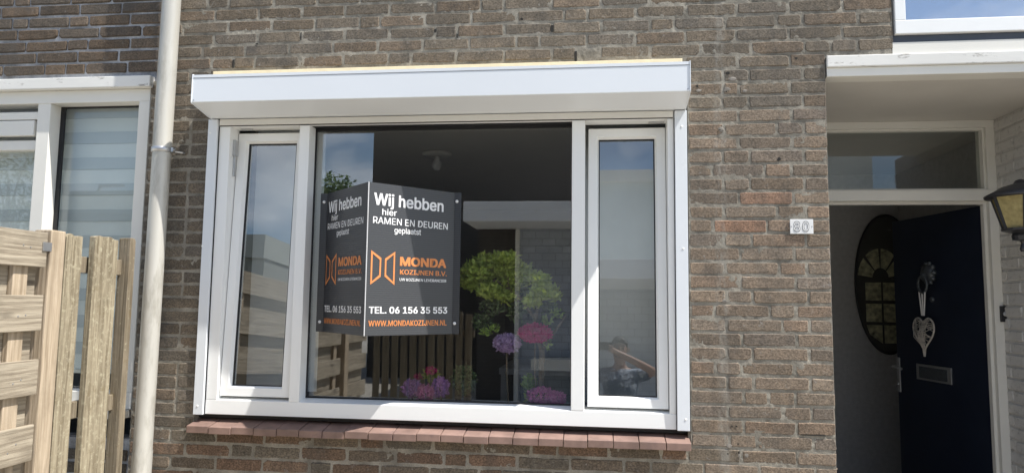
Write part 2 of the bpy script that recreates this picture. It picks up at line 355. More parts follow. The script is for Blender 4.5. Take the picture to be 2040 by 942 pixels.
PAL = [(0.168, 0.141, 0.110), (0.156, 0.134, 0.107), (0.176, 0.140, 0.106), (0.148, 0.130, 0.108), (0.172, 0.147, 0.116), (0.160, 0.133, 0.102)]
def tint(r, x0, x1, rnd, z):
    c = Vector(rnd.choice(PAL))*rnd.uniform(0.88, 1.12)
    if r == 10 and 0.6 < (x0+x1)/2 < 0.8: c = Vector((0.212, 0.145, 0.105))
    if r == 12 and 0.52 < (x0+x1)/2 < 0.75: c = Vector((0.222, 0.148, 0.105))
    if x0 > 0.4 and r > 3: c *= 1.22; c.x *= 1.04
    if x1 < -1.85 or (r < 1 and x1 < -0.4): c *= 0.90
    if r >= 28 and x1 < 0.45: c = Vector(rnd.choice([(0.160, 0.110, 0.080), (0.15, 0.122, 0.094), (0.14, 0.122, 0.098), (0.165, 0.118, 0.086)]))*rnd.uniform(0.85, 1.1)
    if r == -1 and abs((x0+x1)/2+0.04) < 0.06: c = Vector((0.15, 0.145, 0.14))
    return tuple(c)
def brick_geo(wd, ht, rnd, proud, depth=0.03):
    a, b = wd/2, ht/2; ch = rnd.uniform(0.002, 0.006); J = lambda s=0.0014: rnd.uniform(-s, s)
    C = [ch*(rnd.uniform(1.5, 3.2) if rnd.random() < 0.16 else rnd.uniform(0.7, 1.2)) for _ in range(4)]      # some corners knocked off
    ring = [(-a+C[0], -b), (0+J(0.05), -b), (a-C[1], -b), (a, -b+C[1]), (a, b-C[2]), (a-C[2], b), (0+J(0.05), b), (-a+C[3], b), (-a, b-C[3]), (-a, -b+C[0])]
    ring = [(x+J(0.0018), z+J(0.0018)) for x, z in ring]; n = len(ring); ins = rnd.uniform(0.003, 0.005)
    tx, tz = J(0.0012), J(0.0012)
    vs = [(x, depth, z) for x, z in ring] + [(x, -proud+0.0035, z) for x, z in ring] + \
         [(x*(1-ins/a), -proud+tx*x/a+tz*z/b+J(0.0004), z*(1-ins/b)) for x, z in ring]
    fs = [(i, (i+1) % n, n+(i+1) % n, n+i) for i in range(n)] + [(n+i, n+(i+1) % n, 2*n+(i+1) % n, 2*n+i) for i in range(n)] + [tuple(range(2*n, 3*n))]
    return vs, fs
def put_brick(x0, x1, zc, ht, c, rnd, parent, mat, name='brick', proud=None, y=0.0):
    vs, fs = brick_geo(x1-x0-0.011*rnd.uniform(0.75, 1.2), ht, rnd, rnd.uniform(0.0012, 0.0030) if proud is None else proud)
    m = MB().add(vs, fs, c); o = m.build(name, mat); col.objects.unlink(o)
    o.location = ((x0+x1)/2, y, zc+rnd.uniform(-0.0014, 0.0014)); o.rotation_euler = (0, R(rnd.uniform(-0.35, 0.35)), 0)
    return link(o, parent)
rnd = random.Random(3); far = MB(); nb = 0
for r in range(-48, 43):
    zc = Z0 - (r-0.5)*CH
    if zc < 0.02: continue
    spans = []
    left = -2.226 if zc < 2.66 else -2.17
    if r >= 28: spans = [(left, 1.022)]
    elif r >= 0: spans = [(left, -1.897 if r > 0 else -1.87), (0.412 if r > 0 else 0.405, 1.022)]
    else: spans = [(left, 1.315)] if zc < 4.4 else [(left, 4.5)]
    if r == 27: spans = [(left, -1.897), (0.412, 1.022)]
    for (a, b) in spans:
        js = fill(r, a, b, JO.get(r, []), rnd)
        for x0, x1 in zip(js, js[1:]):
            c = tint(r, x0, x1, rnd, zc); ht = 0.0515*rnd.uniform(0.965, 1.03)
            if -6 <= r <= 30:
                pr = None
                if r == -1 and -0.10 < (x0+x1)/2 < 0.02: pr = -0.006
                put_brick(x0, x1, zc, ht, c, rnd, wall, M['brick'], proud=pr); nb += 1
            else:
                vs, fs = brick_geo(x1-x0-0.011, ht, rnd, rnd.uniform(0.0, 0.002))
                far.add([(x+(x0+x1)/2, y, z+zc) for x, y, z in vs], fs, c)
tag(far.build('brickwork', M['brick'], wall), kind='stuff')
def mortar_sheet(x0, x1, z0, z1, mat, parent, seed, base=0.0002, amp=0.8, y_off=0.0):
    # uneven hand-struck pointing: a finely divided sheet whose surface wanders a millimetre or two
    g = np.random.default_rng(seed); st = 0.0045
    nx, nz_ = int((x1-x0)/st)+1, int((z1-z0)/st)+1
    xs = np.linspace(x0, x1, nx); zs = np.linspace(z0, z1, nz_); h = np.zeros((nz_, nx))
    for cell, a in ((0.0055, 0.0008), (0.018, 0.0010), (0.07, 0.0008)):
        gx = (xs-x0)/cell; gz = (zs-z0)/cell; G_ = g.normal(0, 1, (int(gz[-1])+3, int(gx[-1])+3))
        ix = gx.astype(int); iz = gz.astype(int); fx = gx-ix; fz = (gz-iz)[:, None]
        fx = fx*fx*(3-2*fx); fz = fz*fz*(3-2*fz)
        A = G_[iz][:, ix]; B = G_[iz][:, ix+1]; C_ = G_[iz+1][:, ix]; D_ = G_[iz+1][:, ix+1]
        h += a*((A*(1-fx)+B*fx)*(1-fz)+(C_*(1-fx)+D_*fx)*fz)
    XX, ZZ = np.meshgrid(xs, zs); co = np.stack([XX, y_off+base+np.clip(-h*amp, -0.0013, 0.0035), ZZ], -1).reshape(-1, 3)
    idx = np.arange(nx*nz_).reshape(nz_, nx); q = np.stack([idx[:-1, :-1], idx[:-1, 1:], idx[1:, 1:], idx[1:, :-1]], -1).reshape(-1, 4)
    me = bpy.data.meshes.new('mortar'); me.vertices.add(len(co)); me.vertices.foreach_set('co', co.ravel())
    me.loops.add(q.size); me.loops.foreach_set('vertex_index', q.ravel().astype(np.int32)); me.polygons.add(len(q))
    me.polygons.foreach_set('loop_start', np.arange(0, q.size, 4, dtype=np.int32)); me.update(calc_edges=True); me.validate()
    me.materials.append(mat); return link(bpy.data.objects.new('mortar', me), parent)
for i_, rg in enumerate(((-2.224, -1.898, 0.70, 2.68), (-2.168, 0.412, 2.68, 3.16), (0.412, 1.0165, 0.70, 2.70), (0.412, 1.308, 2.70, 3.16), (-1.898, 0.412, 0.70, 0.99))):
    mortar_sheet(*rg, M['mortar'], wall, 40+i_)
# short pointing gaps, drill holes, plugs and mortar blobs
M['hole_shade'] = pmat('dark_hole', (0.02, 0.018, 0.016), 0.95)  # flat dark colour painted for the shade inside holes and open joints
for px, py, rr in ((1450, 147, 0.011), (1447, 183, 0.005), (1389, 172, 0.008), (1458, 848, 0.0045), (1467, 848, 0.0045), (1470, 883, 0.0045), (1450, 903, 0.0045), (1552, 318, 0.011), (1434, 259, 0.005), (1586, 117, 0.009), (1039, 39, 0.009), (867, 62, 0.006), (1436, 581, 0.004)):
    p = at(px, py); rq = random.Random(px); ring_ = [(rr*rq.uniform(0.5, 1.05)*math.cos(a_*0.698), rr*rq.uniform(0.45, 0.95)*math.sin(a_*0.698)) for a_ in range(9)]
    MB().add([(p.x+x_, -0.0036, p.z+z_) for x_, z_ in ring_]+[(p.x+x_, 0.004, p.z+z_) for x_, z_ in ring_], [tuple(range(9)), tuple(range(17, 8, -1))]+[(i_, (i_+1) % 9, 9+(i_+1) % 9, 9+i_) for i_ in range(9)]).build('drill_hole', M['hole_shade'], wall)
def blob(name, px, py, s, mat, parent, seed, sq=0.35):
    rb = random.Random(seed); p = at(px, py); bm = bmesh.new(); bmesh.ops.create_icosphere(bm, subdivisions=2, radius=1)
    for v in bm.verts: v.co = Vector((v.co.x*s[0], v.co.y*s[0]*sq, v.co.z*s[1]))*rb.uniform(0.72, 1.15)
    me = bpy.data.meshes.new(name); bm.to_mesh(me); bm.free(); me.materials.append(mat)
    o = bpy.data.objects.new(name, me); o.location = (p.x, -0.002, p.z); return link(o, parent)
for px, py, w_, h_ in ((465, 127, 0.008, 0.045), (1147, 112, 0.011, 0.052), (1100, 57, 0.010, 0.035), (911, 72, 0.006, 0.020), (867, 62, 0.007, 0.018), (600, 72, 0.004, 0.040), (512, 88, 0.012, 0.006), (1470, 900, 0.014, 0.012), (1620, 866, 0.10, 0.004), (1170, 125, 0.05, 0.005), (845, 133, 0.07, 0.005), (1196, 124, 0.012, 0.010)):
    p = at(px, py); MB().prism([(-0.0034, p.z-h_/2), (0.003, p.z-h_/2), (0.003, p.z+h_/2), (-0.0034, p.z+h_*0.4)], p.x-w_/2, p.x+w_/2).build('open_joint', M['hole_shade'], wall)
M['plug'] = pmat('pale_mortar_repair', (0.21, 0.19, 0.165), 0.95, 0.3, 60, 150, 0.6, 0.003)
for i, (px, py, a, b) in enumerate(((1459, 158, 0.016, 0.010), (1448, 178, 0.016, 0.013), (1436, 258, 0.013, 0.012), (1392, 181, 0.012, 0.008), (1484, 182, 0.011, 0.008), (1452, 888, 0.012, 0.012), (1470, 905, 0.010, 0.016), (1487, 906, 0.010, 0.010), (1443, 600, 0.013, 0.010))):
    blob('mortar_plug', px, py, (a, b), M['plug'], wall, i, 0.16)

# ---- sill of red-brown tiles
sill = MB().prism([(0.0, 0.985), (0.10, 0.985), (0.10, 1.018), (0.0, 1.0)], -1.893, 0.40).build('window_sill', M['mortar'], house)
rs = random.Random(5); xs = [-1.902]
n_t = 21
for i in range(n_t): xs.append(-1.902 + (i+1)*(2.309/n_t) + (rs.uniform(-0.004, 0.004) if i < n_t-1 else 0))
for i in range(n_t):
    j = rs.uniform(-0.0018, 0.0018)
    MB().prism([(-0.062+j, 0.972+j), (0.085, 0.992+j), (0.085, 1.030+j), (-0.062+j, 1.004+j)], xs[i]+0.0016, xs[i+1]-0.0016).build('sill_tile', M['sill'], sill, 0.0025)

# ---- white three-light window
FX0, FX1, FZ0, FZ1 = -1.846, 0.350, 1.052, 2.472
G = 0.085                                            # plane of the big pane
win = (MB().box(FX0, -1.790, 0.0, 0.09, 1.120, 2.442).box(0.322, FX1, 0.0, 0.09, 1.120, 2.442)
       .box(FX0, FX1, 0.0, 0.10, 2.442, 2.50)).build('window', M['upvc'], house, 0.002)
MB().prism([(-0.002, FZ0), (0.11, FZ0), (0.11, 1.131), (0.084, 1.131), (0.0, 1.119)], FX0-0.001, FX1+0.001).build('bottom_rail', M['upvc'], win, 0.002)
MB().box(-1.433, -1.382, -0.0005, 0.089, 1.1195, 2.4415).build('mullion', M['upvc'], win, 0.003)
MB().box(-0.112, -0.052, -0.0005, 0.089, 1.1195, 2.4415).build('mullion', M['upvc'], win, 0.003)
MB().box(-1.3815, -0.1125, 0.03, 0.088, 2.4405, 2.4417).box(-1.3815, -1.3765, 0.072, 0.083, 1.131, 2.4405).box(-0.1175, -0.1125, 0.072, 0.083, 1.131, 2.4405).box(-1.3815, -0.1125, 0.072, 0.083, 2.427, 2.4405).box(-1.3765, -0.1175, 0.072, 0.083, 1.1315, 1.137).build('gasket', M['gasket'], win)
MB().box(-1.379, -0.115, G, G+0.006, 1.132, 2.441).build('pane', M['glass'], win)
MB().box(-1.7895, -1.4335, 0.086, 0.0895, 1.12, 2.44).build('rebate', M['gasket'], win) if False else None
def sash(x0, x1, z0, z1, tilt, yaw, seed):
    Mx = Matrix.Translation(((x0+x1)/2, 0.02, z0)) @ Matrix.Rotation(R(yaw), 4, 'Z') @ Matrix.Rotation(R(-tilt), 4, 'X') @ Matrix.Translation((-(x0+x1)/2, -0.02, -z0))
    b = 0.048; y0, y1 = 0.016, 0.075
    # welded mitred frame: four trapezoid members with a sloped glazing bead
    o = [(x0, z0), (x1, z0), (x1, z1), (x0, z1)]; i1 = [(x0+b-0.008, z0+b-0.008), (x1-b+0.008, z0+b-0.008), (x1-b+0.008, z1-b+0.008), (x0+b-0.008, z1-b+0.008)]; i2 = [(x0+b, z0+b), (x1-b, z0+b), (x1-b, z1-b), (x0+b, z1-b)]
    m = MB()
    vs = [(x, y1, z) for x, z in o]+[(x, y0, z) for x, z in o]+[(x, y0, z) for x, z in i1]+[(x, y0+0.022, z) for x, z in i2]+[(x, y1, z) for x, z in i2]
    fs = []
    for k in range(4):
        for q in range(4): fs.append((q*4+k, q*4+(k+1) % 4, (q+1)*4+(k+1) % 4, (q+1)*4+k))
        fs.append((16+k, 16+(k+1) % 4, (k+1) % 4, k))
    m.add(vs, fs).xf(Mx).build('sash', M['upvc'], win, 0.0015)
    g = MB()
    for (a0, a1, c0, c1) in ((x0+b, x0+b+0.005, z0+b, z1-b), (x1-b-0.005, x1-b, z0+b, z1-b), (x0+b+0.005, x1-b-0.005, z0+b, z0+b+0.005), (x0+b+0.005, x1-b-0.005, z1-b-0.005, z1-b)): g.box(a0, a1, 0.039, 0.05, c0, c1)
    g.xf(Mx).build('gasket', M['gasket'], win)
    MB().box(x0+b-0.004, x1-b+0.004, 0.047, 0.052, z0+b-0.004, z1-b+0.004).xf(Mx).build('pane', M['glass'], win)
sash(-1.786, -1.437, 1.136, 2.424, 2.7, 0.0, 1)
sash(-0.038, 0.319, 1.136, 2.424, 3.4, -0.6, 2)
MB().tube([(-1.786, 0.045, 2.20), (-1.786, 0.045, 2.30)], 0.007, 8).box(-1.790, -1.776, 0.03, 0.06, 2.30, 2.38).build('hinge', M['steel'], win)
MB().box(-1.76, -1.70, 0.05, 0.054, 2.433, 2.4395).build('stay_arm', M['steel'], win)
MB().box(0.24, 0.31, 0.05, 0.054, 2.433, 2.4395).build('stay_arm', M['steel'], win)

# ---- roller shutter box over the window
sh = thing('roller_shutter', (-0.74, -0.1, 2.47), 'long white roller shutter box with side guides fixed above the window', 'shutter')
bx0, bx1 = -1.880, 0.402
MB().prism([(0.0, 2.480), (-0.022, 2.476), (-0.050, 2.478), (-0.198, 2.5065), (-0.200, 2.509), (-0.200, 2.6205), (-0.196, 2.6205), (-0.196, 2.624), (0.0, 2.64)], bx0+0.004, bx1-0.004).build('shutter_box', M['alu'], sh)
MB().prism([(-0.2015, 2.6235), (-0.2015, 2.637), (0.0, 2.658), (0.0, 2.645), (-0.196, 2.6245)], bx0+0.0045, bx1-0.0045).build('top_cover', M['alu'], sh)
for x0 in (bx0, bx1-0.004):
    MB().prism([(0.0, 2.470), (-0.022, 2.4735), (-0.052, 2.4755), (-0.200, 2.503), (-0.2035, 2.509), (-0.2035, 2.640), (0.0, 2.661)], x0, x0+0.0035).build('end_cap', M['alu'], sh)
MB().box(-1.865, 0.385, -0.055, 0.004, 2.6615, 2.703).build('foam_strip', M['foam'], sh, 0.003)
MB().box(-1.842, 0.346, -0.012, -0.003, 2.4445, 2.474).build('end_slat', pmat('beige_shutter_slat', (0.70, 0.68, 0.63), 0.4, 0.03), sh, 0.002)
MB().box(-1.842, 0.346, -0.004, -0.0015, 2.4405, 2.4448).build('end_slat_seal', M['gasket'], sh)
for x0, x1 in ((-1.897, -1.8485), (0.3525, 0.4065)):
    MB().box(x0, x1, -0.018, 0.03, 1.050, 2.473).build('guide_rail', M['alu'], sh, 0.002)
    xi = x1 if x0 < -1 else x0-0.0025
    MB().box(xi, xi+0.0025, -0.006, 0.03, 1.054, 2.44).build('brush_seal', M['gasket'], sh)
for px, py in ((403, 490), (393, 808), (1361, 495), (1366, 835), (419, 265), (1358, 252)):
    p = at(px, py, -0.018); MB().lathe([(0.005, 0), (0.005, -0.001), (0.003, -0.002)], (p.x, -0.018, p.z), 10, 'y').build('screw_cap', M['upvc'], sh)
for x in (bx0+0.012, bx1-0.012):
    MB().lathe([(0.004, 0), (0.0035, -0.0015)], (x, -0.2, 2.517), 8, 'y').build('rivet', M['steel'], sh)
# black strips stand in for the shadow gap round the new frame
MB().box(-1.897, 0.411, 0.032, 0.09, 1.0315, 1.050).build('sill_shade_strip', M['gasket'], sill)
MB().box(0.4075, 0.4115, 0.0, 0.05, 1.05, 2.66).build('gap_shade_strip', M['gasket'], wall)
MB().box(-1.9005, -1.8975, 0.0, 0.05, 1.05, 2.47).build('gap_shade_strip', M['gasket'], wall)

# ---- room behind the window
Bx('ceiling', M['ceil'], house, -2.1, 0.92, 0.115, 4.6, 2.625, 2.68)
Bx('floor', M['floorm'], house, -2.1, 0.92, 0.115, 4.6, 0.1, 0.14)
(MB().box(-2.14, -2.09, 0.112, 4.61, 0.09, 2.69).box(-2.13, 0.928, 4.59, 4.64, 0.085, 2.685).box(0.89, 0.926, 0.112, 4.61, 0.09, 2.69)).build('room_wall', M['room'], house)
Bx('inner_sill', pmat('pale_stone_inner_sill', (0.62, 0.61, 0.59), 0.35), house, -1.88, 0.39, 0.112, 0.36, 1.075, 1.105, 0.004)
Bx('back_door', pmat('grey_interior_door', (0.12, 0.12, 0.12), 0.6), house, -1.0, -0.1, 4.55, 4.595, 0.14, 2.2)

# ---- porch with front door (right)
SX = 2.150
MB().box(1.0225, 4.5, -0.012, 0.09, 2.659, 2.712).build('porch_fascia', M['wpaint'], house, 0.004)
MB().box(1.024, 4.5, -0.001, 0.09, 2.618, 2.6585).build('porch_batten', M['cpaint'], house, 0.003)
MB().box(1.013, SX+0.03, 0.0905, 0.86, 2.619, 2.66).build('porch_soffit', M['soffit'], house)
MB().box(1.3055, 4.5, 0.0, 0.10, 2.7125, 2.7665).build('window_apron', M['cpaint'], house)
MB().box(1.3055, 4.5, 0.012, 0.10, 2.767, 2.802).build('dark_strip', M['dark_gap'], house)  # dark strip fills the gap under the upper window
uw = MB().box(1.318, 4.4, -0.008, 0.08, 2.803, 2.866).box(1.318, 1.364, -0.0078, 0.08, 2.866, 4.39).box(4.3, 4.4, -0.0078, 0.08, 2.866, 4.39).box(1.364, 4.3, -0.0078, 0.08, 4.33, 4.39).build('upper_window', M['upvc'], house, 0.003)
MB().box(1.36, 4.3, 0.025, 0.031, 2.862, 4.34).build('pane', M['glass3'], uw)
MB().box(1.364, 4.3, 0.016, 0.025, 2.866, 2.871).box(1.364, 1.369, 0.016, 0.025, 2.871, 4.33).build('gasket', M['gasket'], uw)
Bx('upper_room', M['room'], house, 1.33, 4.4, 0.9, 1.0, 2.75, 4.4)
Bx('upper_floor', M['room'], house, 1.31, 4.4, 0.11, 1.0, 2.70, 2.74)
# white painted side wall with its own bricks
side = MB().box(SX+0.006, SX+0.25, -0.35, 0.87, 0, 2.66).build('porch_side_wall', M['wbrick'], house)
rw = random.Random(11)
for r in range(0, 43):
    zc = Z0-0.055 - (r+0.5)*CH
    if zc < 0.03: continue
    y = -0.35 + (0.0 if r % 2 else 0.11)
    while y < 0.86:
        y2 = min(y+0.226, 0.868)
        vs, fs = brick_geo(max(0.03, y2-y-0.010), 0.052, rw, rw.uniform(0.0, 0.0025))
        # turn the brick's face to -x
        vs = [(SX+yy, (y+y2)/2 - xx, zz+zc) for xx, yy, zz in vs]
        MB().add(vs, fs).build('brick', M['wbrick'], side)
        y = y2
# door frame, transom light, leaf
DY = 0.83
df = (MB().box(2.106, SX+0.002, DY, DY+0.11, 0, 2.175).box(2.106, SX+0.0025, DY+0.001, DY+0.11, 2.236, 2.58)
      .box(1.013, SX+0.002, DY-0.002, DY+0.11, 2.579, 2.6185).box(1.013, SX+0.001, DY-0.006, DY+0.11, 2.1755, 2.2355)
      .box(1.013, 1.06, DY, DY+0.11, 0, 2.175).box(1.013, 1.06, DY+0.001, DY+0.11, 2.236, 2.579)).build('door_frame', M['cpaint'], house, 0.003)
MB().box(1.06, 2.106, DY+0.055, DY+0.061, 2.236, 2.579).build('transom_pane', M['glass2'], df)
MB().box(1.06, 2.106, DY+0.02, DY+0.054, 2.236, 2.246).box(2.096, 2.106, DY+0.02, DY+0.054, 2.246, 2.569).box(1.06, 2.106, DY+0.02, DY+0.054, 2.569, 2.579).build('glazing_bead', M['cpaint'], df)
MB().box(1.06, 2.106, DY+0.03, DY+0.06, 2.160, 2.175).box(2.090, 2.106, DY+0.03, DY+0.06, 0.0, 2.160).build('door_stop', M['cpaint'], df)
hinge = Vector((2.098, 0.90, 0)); free = Vector((1.952, 1.70, 0)); e = (free-hinge).normalized(); nrm = Vector((e.y, -e.x, 0))
if nrm.x > 0: nrm = -nrm                              # the outer face of the open leaf looks to -x and the street
LW = (free-hinge).length
DM = Matrix(((e.x, -nrm.x, 0, hinge.x), (e.y, -nrm.y, 0, hinge.y), (0, 0, 1, 0), (0, 0, 0, 1)))   # local: x along leaf, -y out of its outer face
leaf = MB().box(0, LW, 0, 0.04, 0.02, 2.158).xf(DM).build('front_door', M['navy'], house, 0.003)
def leaf_pt(px, py):
    d = (px-PW/2)/PXF*rt - (py-PH/2)/PXF*up + fw
    t = (hinge-CAM).dot(nrm)/d.dot(nrm); p = CAM + d*t
    return (p-hinge).dot(e), p.z
u1, z1 = leaf_pt(1828, 742); u2, z2 = leaf_pt(1897, 745)
ua, ub = min(u1, u2), max(u1, u2); za = leaf_pt(1862, 760)[1]; zb = leaf_pt(1862, 728)[1]
lp = MB().box(ua, ub, -0.008, 0, za, zb).xf(DM).build('letter_plate', M['chrome'], leaf, 0.002)
MB().box(ua+0.03, ub-0.03, -0.011, -0.008, za+0.012, zb-0.014).xf(DM).build('letter_flap', M['pewter'], leaf, 0.0015)
uh, zh = leaf_pt(1789, 745)
MB().box(LW-0.035, LW-0.004, -0.008, 0, zh-0.11, zh+0.11).xf(DM).build('handle_plate', M['chrome'], leaf, 0.003)
MB().tube([(LW-0.02, -0.008, zh+0.05), (LW-0.02, -0.045, zh+0.05), (LW-0.03, -0.05, zh+0.05), (LW-0.12, -0.05, zh+0.045)], 0.009, 10).tube([(LW-0.02, -0.008, zh-0.06), (LW-0.02, -0.02, zh-0.06)], 0.011, 12).xf(DM).build('door_handle', M['chrome'], leaf, smooth=True)
uk, zk = leaf_pt(1853, 560)
kn = MB().lathe([(0.055, 0), (0.056, -0.012), (0.045, -0.03), (0.02, -0.042)], (uk, 0, zk+0.05), 18, 'y')
for q in range(10):
    a = q/10*2*math.pi; kn.lathe([(0.016, 0), (0.017, -0.014), (0.006, -0.026)], (uk+0.05*math.cos(a), 0, zk+0.05+0.058*math.sin(a)), 8, 'y')
kn.lathe([(0.022, 0), (0.02, -0.05), (0.008, -0.06)], (uk, 0, zk+0.03), 10, 'y')
kn.xf(DM).build('door_knocker', M['pewter'], leaf, smooth=True)
MB().tube([(uk+0.042*math.cos(a), -0.05, zk-0.02+0.05*math.sin(a)) for a in [2*math.pi*k/24 for k in range(25)]], 0.008, 8).xf(DM).build('knocker_ring', M['pewter'], leaf, smooth=True)
MB().lathe([(0.016, 0), (0.017, -0.01), (0.01, -0.016)], (uk-0.02, 0, zk-0.11), 12, 'y').xf(DM).build('knocker_stud', M['pewter'], leaf, smooth=True)
# hall
Bx('hall_wall', M['hall'], house, 0.95, 4.0, 2.6, 2.66, 0, 2.7)
Bx('hall_side_wall', M['hall'], house, 2.36, 2.42, 0.95, 2.6, 0, 2.7)
Bx('hall_ceiling', M['ceil'], house, 1.013, 2.36, 0.945, 2.6, 2.64, 2.7)
Bx('hall_floor', M['floorm'], house, 1.013, 2.36, 0.87, 2.6, 0.0, 0.03)
Bx('hall_jamb', M['hall'], house, SX+0.003, 2.42, 0.875, 0.945, 0, 2.7)

# wicker heart hanging from the knocker
def leafpos(u, v, z): return DM @ Vector((u, v, z))
uc, zt = leaf_pt(1848, 625); zb2 = leaf_pt(1848, 698)[1]; hw = 0.098; hh = (zt-zb2)
heart = thing('wicker_heart', leafpos(uc, -0.03, zb2), 'white wicker heart on ribbons hanging from the dark door knocker', 'ornament')
def heart_pt(t, s=1.0):
    x = 16*math.sin(t)**3/16; y = (13*math.cos(t)-5*math.cos(2*t)-2*math.cos(3*t)-math.cos(4*t))/17
    return x*hw*s, zb2+hh*0.5+y*hh*0.55*s
MB().tube([leafpos(uc+heart_pt(2*math.pi*k/40)[0], -0.03, heart_pt(2*math.pi*k/40)[1]) for k in range(41)], 0.0055, 7).build('heart_rim', M['wicker'], heart, smooth=True)
rh = random.Random(21)
for i in range(36):
    t1 = rh.uniform(0, 2*math.pi); t2 = t1+rh.uniform(2.0, 4.2); (xa, za_), (xb, zb_) = heart_pt(t1, 0.98), heart_pt(t2, 0.98); v = -0.03-rh.uniform(-0.012, 0.02)
    MB().tube([leafpos(uc+xa, -0.03, za_), leafpos(uc+(xa+xb)/2+rh.uniform(-.01, .01), v-0.012, (za_+zb_)/2), leafpos(uc+xb, -0.03, zb_)], 0.0021, 5).build('wicker_strand', M['wicker'], heart)
for k in (-1, 0, 1):
    MB().tube([leafpos(uc+0.01*k, -0.03, zt-0.01), leafpos(uc+0.028*k+(uk-uc)*0.9, -0.052, zk-0.065)], 0.0045, 6).build('ribbon', M['rope'], heart)
MB().tube([leafpos(uc, -0.03, zb2+0.01), leafpos(uc, -0.03, zb2-0.035)], [0.011, 0.007], 8).build('heart_tail', M['wicker'], heart)

# oval hall mirror; coloured panes on it paint in an arched leaded door's reflection
mc = at(1770, 565, 2.55); ma = mc.x-at(1707, 565, 2.55).x; mb_ = (at(1745, 428, 2.55).z-at(1745, 704, 2.55).z)/2; mc.z = (at(1745, 428, 2.55).z+at(1745, 704, 2.55).z)/2
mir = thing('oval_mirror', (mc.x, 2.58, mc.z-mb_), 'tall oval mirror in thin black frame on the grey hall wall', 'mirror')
ov = lambda s=1.0, n=48: [(mc.x+ma*s*math.cos(2*math.pi*k/n), mc.z+mb_*s*math.sin(2*math.pi*k/n)) for k in range(n+1)]
MB().tube([(x, 2.575, z) for x, z in ov()], 0.009, 8).build('mirror_frame', M['dark_trim'], mir, smooth=True)
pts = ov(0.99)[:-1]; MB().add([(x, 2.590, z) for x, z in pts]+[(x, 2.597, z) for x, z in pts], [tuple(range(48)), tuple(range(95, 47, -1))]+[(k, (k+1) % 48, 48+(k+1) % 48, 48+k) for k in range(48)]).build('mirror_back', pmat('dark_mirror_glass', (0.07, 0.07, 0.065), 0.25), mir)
gm = pmat('reflected_leaded_glass', (0.42, 0.41, 0.27), 0.3, 0.65, 26, 60, 0.6, 0.004)
def inside(x, z): return ((x-mc.x)/ma)**2+((z-mc.z)/mb_)**2 < 0.90
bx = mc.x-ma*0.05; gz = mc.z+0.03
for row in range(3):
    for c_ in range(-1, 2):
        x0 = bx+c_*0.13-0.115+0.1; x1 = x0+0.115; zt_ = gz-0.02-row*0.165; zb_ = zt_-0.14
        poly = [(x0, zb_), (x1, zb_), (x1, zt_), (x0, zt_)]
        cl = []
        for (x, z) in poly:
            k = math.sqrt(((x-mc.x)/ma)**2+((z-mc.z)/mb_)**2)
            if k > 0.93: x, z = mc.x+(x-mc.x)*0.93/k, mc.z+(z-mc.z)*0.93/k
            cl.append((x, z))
        MB().add([(x, 2.586, z) for x, z in cl]+[(x, 2.5895, z) for x, z in cl], [(0, 1, 2, 3), (7, 6, 5, 4), (0, 1, 5, 4), (1, 2, 6, 5), (2, 3, 7, 6), (3, 0, 4, 7)]).build('reflected_door_pane', gm, mir)
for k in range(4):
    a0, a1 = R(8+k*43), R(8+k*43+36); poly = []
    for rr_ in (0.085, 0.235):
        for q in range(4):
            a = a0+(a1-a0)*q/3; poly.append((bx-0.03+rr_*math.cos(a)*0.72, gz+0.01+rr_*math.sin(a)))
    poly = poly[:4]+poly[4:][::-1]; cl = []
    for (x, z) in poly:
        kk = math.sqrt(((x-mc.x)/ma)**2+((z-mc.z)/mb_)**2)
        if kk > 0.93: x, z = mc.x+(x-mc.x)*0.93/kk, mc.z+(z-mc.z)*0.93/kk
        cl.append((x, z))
    n = len(cl); MB().add([(x, 2.586, z) for x, z in cl]+[(x, 2.5895, z) for x, z in cl], [tuple(range(n)), tuple(range(2*n-1, n-1, -1))]+[(i, (i+1) % n, n+(i+1) % n, n+i) for i in range(n)]).build('reflected_door_pane', gm, mir)

# ---- door bell
p = at(2000, 625, DY)
bell = thing('door_bell', (p.x-0.005, DY-0.01, p.z-0.04), 'small black door bell with round push on the white door frame', 'door bell')
MB().box(p.x-0.022, p.x+0.022, DY-0.016, DY-0.0005, p.z-0.042, p.z+0.042).build('bell_body', M['dark_trim'], bell, 0.003)
MB().lathe([(0.013, 0), (0.013, -0.004), (0.009, -0.006)], (p.x, DY-0.016, p.z), 14, 'y').build('push_button', M['chrome'], bell, smooth=True)

# ---- wall lantern at the right edge
LX, LY = at(2036, 430, 0.35).x, 0.35; zt = at(2030, 362, 0.35).z
def zl(py): return at(2030, py, 0.35).z
lan = thing('wall_lantern', (SX, LY, zl(505)), 'dark metal wall lantern with amber glass beside the front door', 'lantern')
rad_t, rad_b = LX-at(1978, 395, 0.35).x, LX-at(2003, 455, 0.35).x
z_t, z_b = zl(392), zl(457)
NS = 6; ang = [2*math.pi*(k+0.12)/NS for k in range(NS)]
rt_ = rad_t*1.02; rb_ = rad_b*1.05
MB().lathe([(rt_*1.16, z_t-0.004), (rt_*1.18, z_t+0.006), (rt_*0.86, z_t+0.028), (rt_*0.60, z_t+0.048), (rt_*0.30, z_t+0.060), (0.03, z_t+0.062), (0.02, z_t+0.078), (0.004, z_t+0.084)], (LX, LY, 0), 24).build('lantern_hood', M['lantern'], lan, smooth=True)
MB().lathe([(0.012, z_b-0.105), (0.016, z_b-0.09), (0.009, z_b-0.065), (0.014, z_b-0.055), (0.042, z_b-0.05), (0.046, z_b-0.03), (0.04, z_b-0.018), (rb_*1.06, z_b-0.006), (rb_*1.08, z_b+0.004)], (LX, LY, 0), 20).build('lantern_base', M['lantern'], lan, smooth=False)
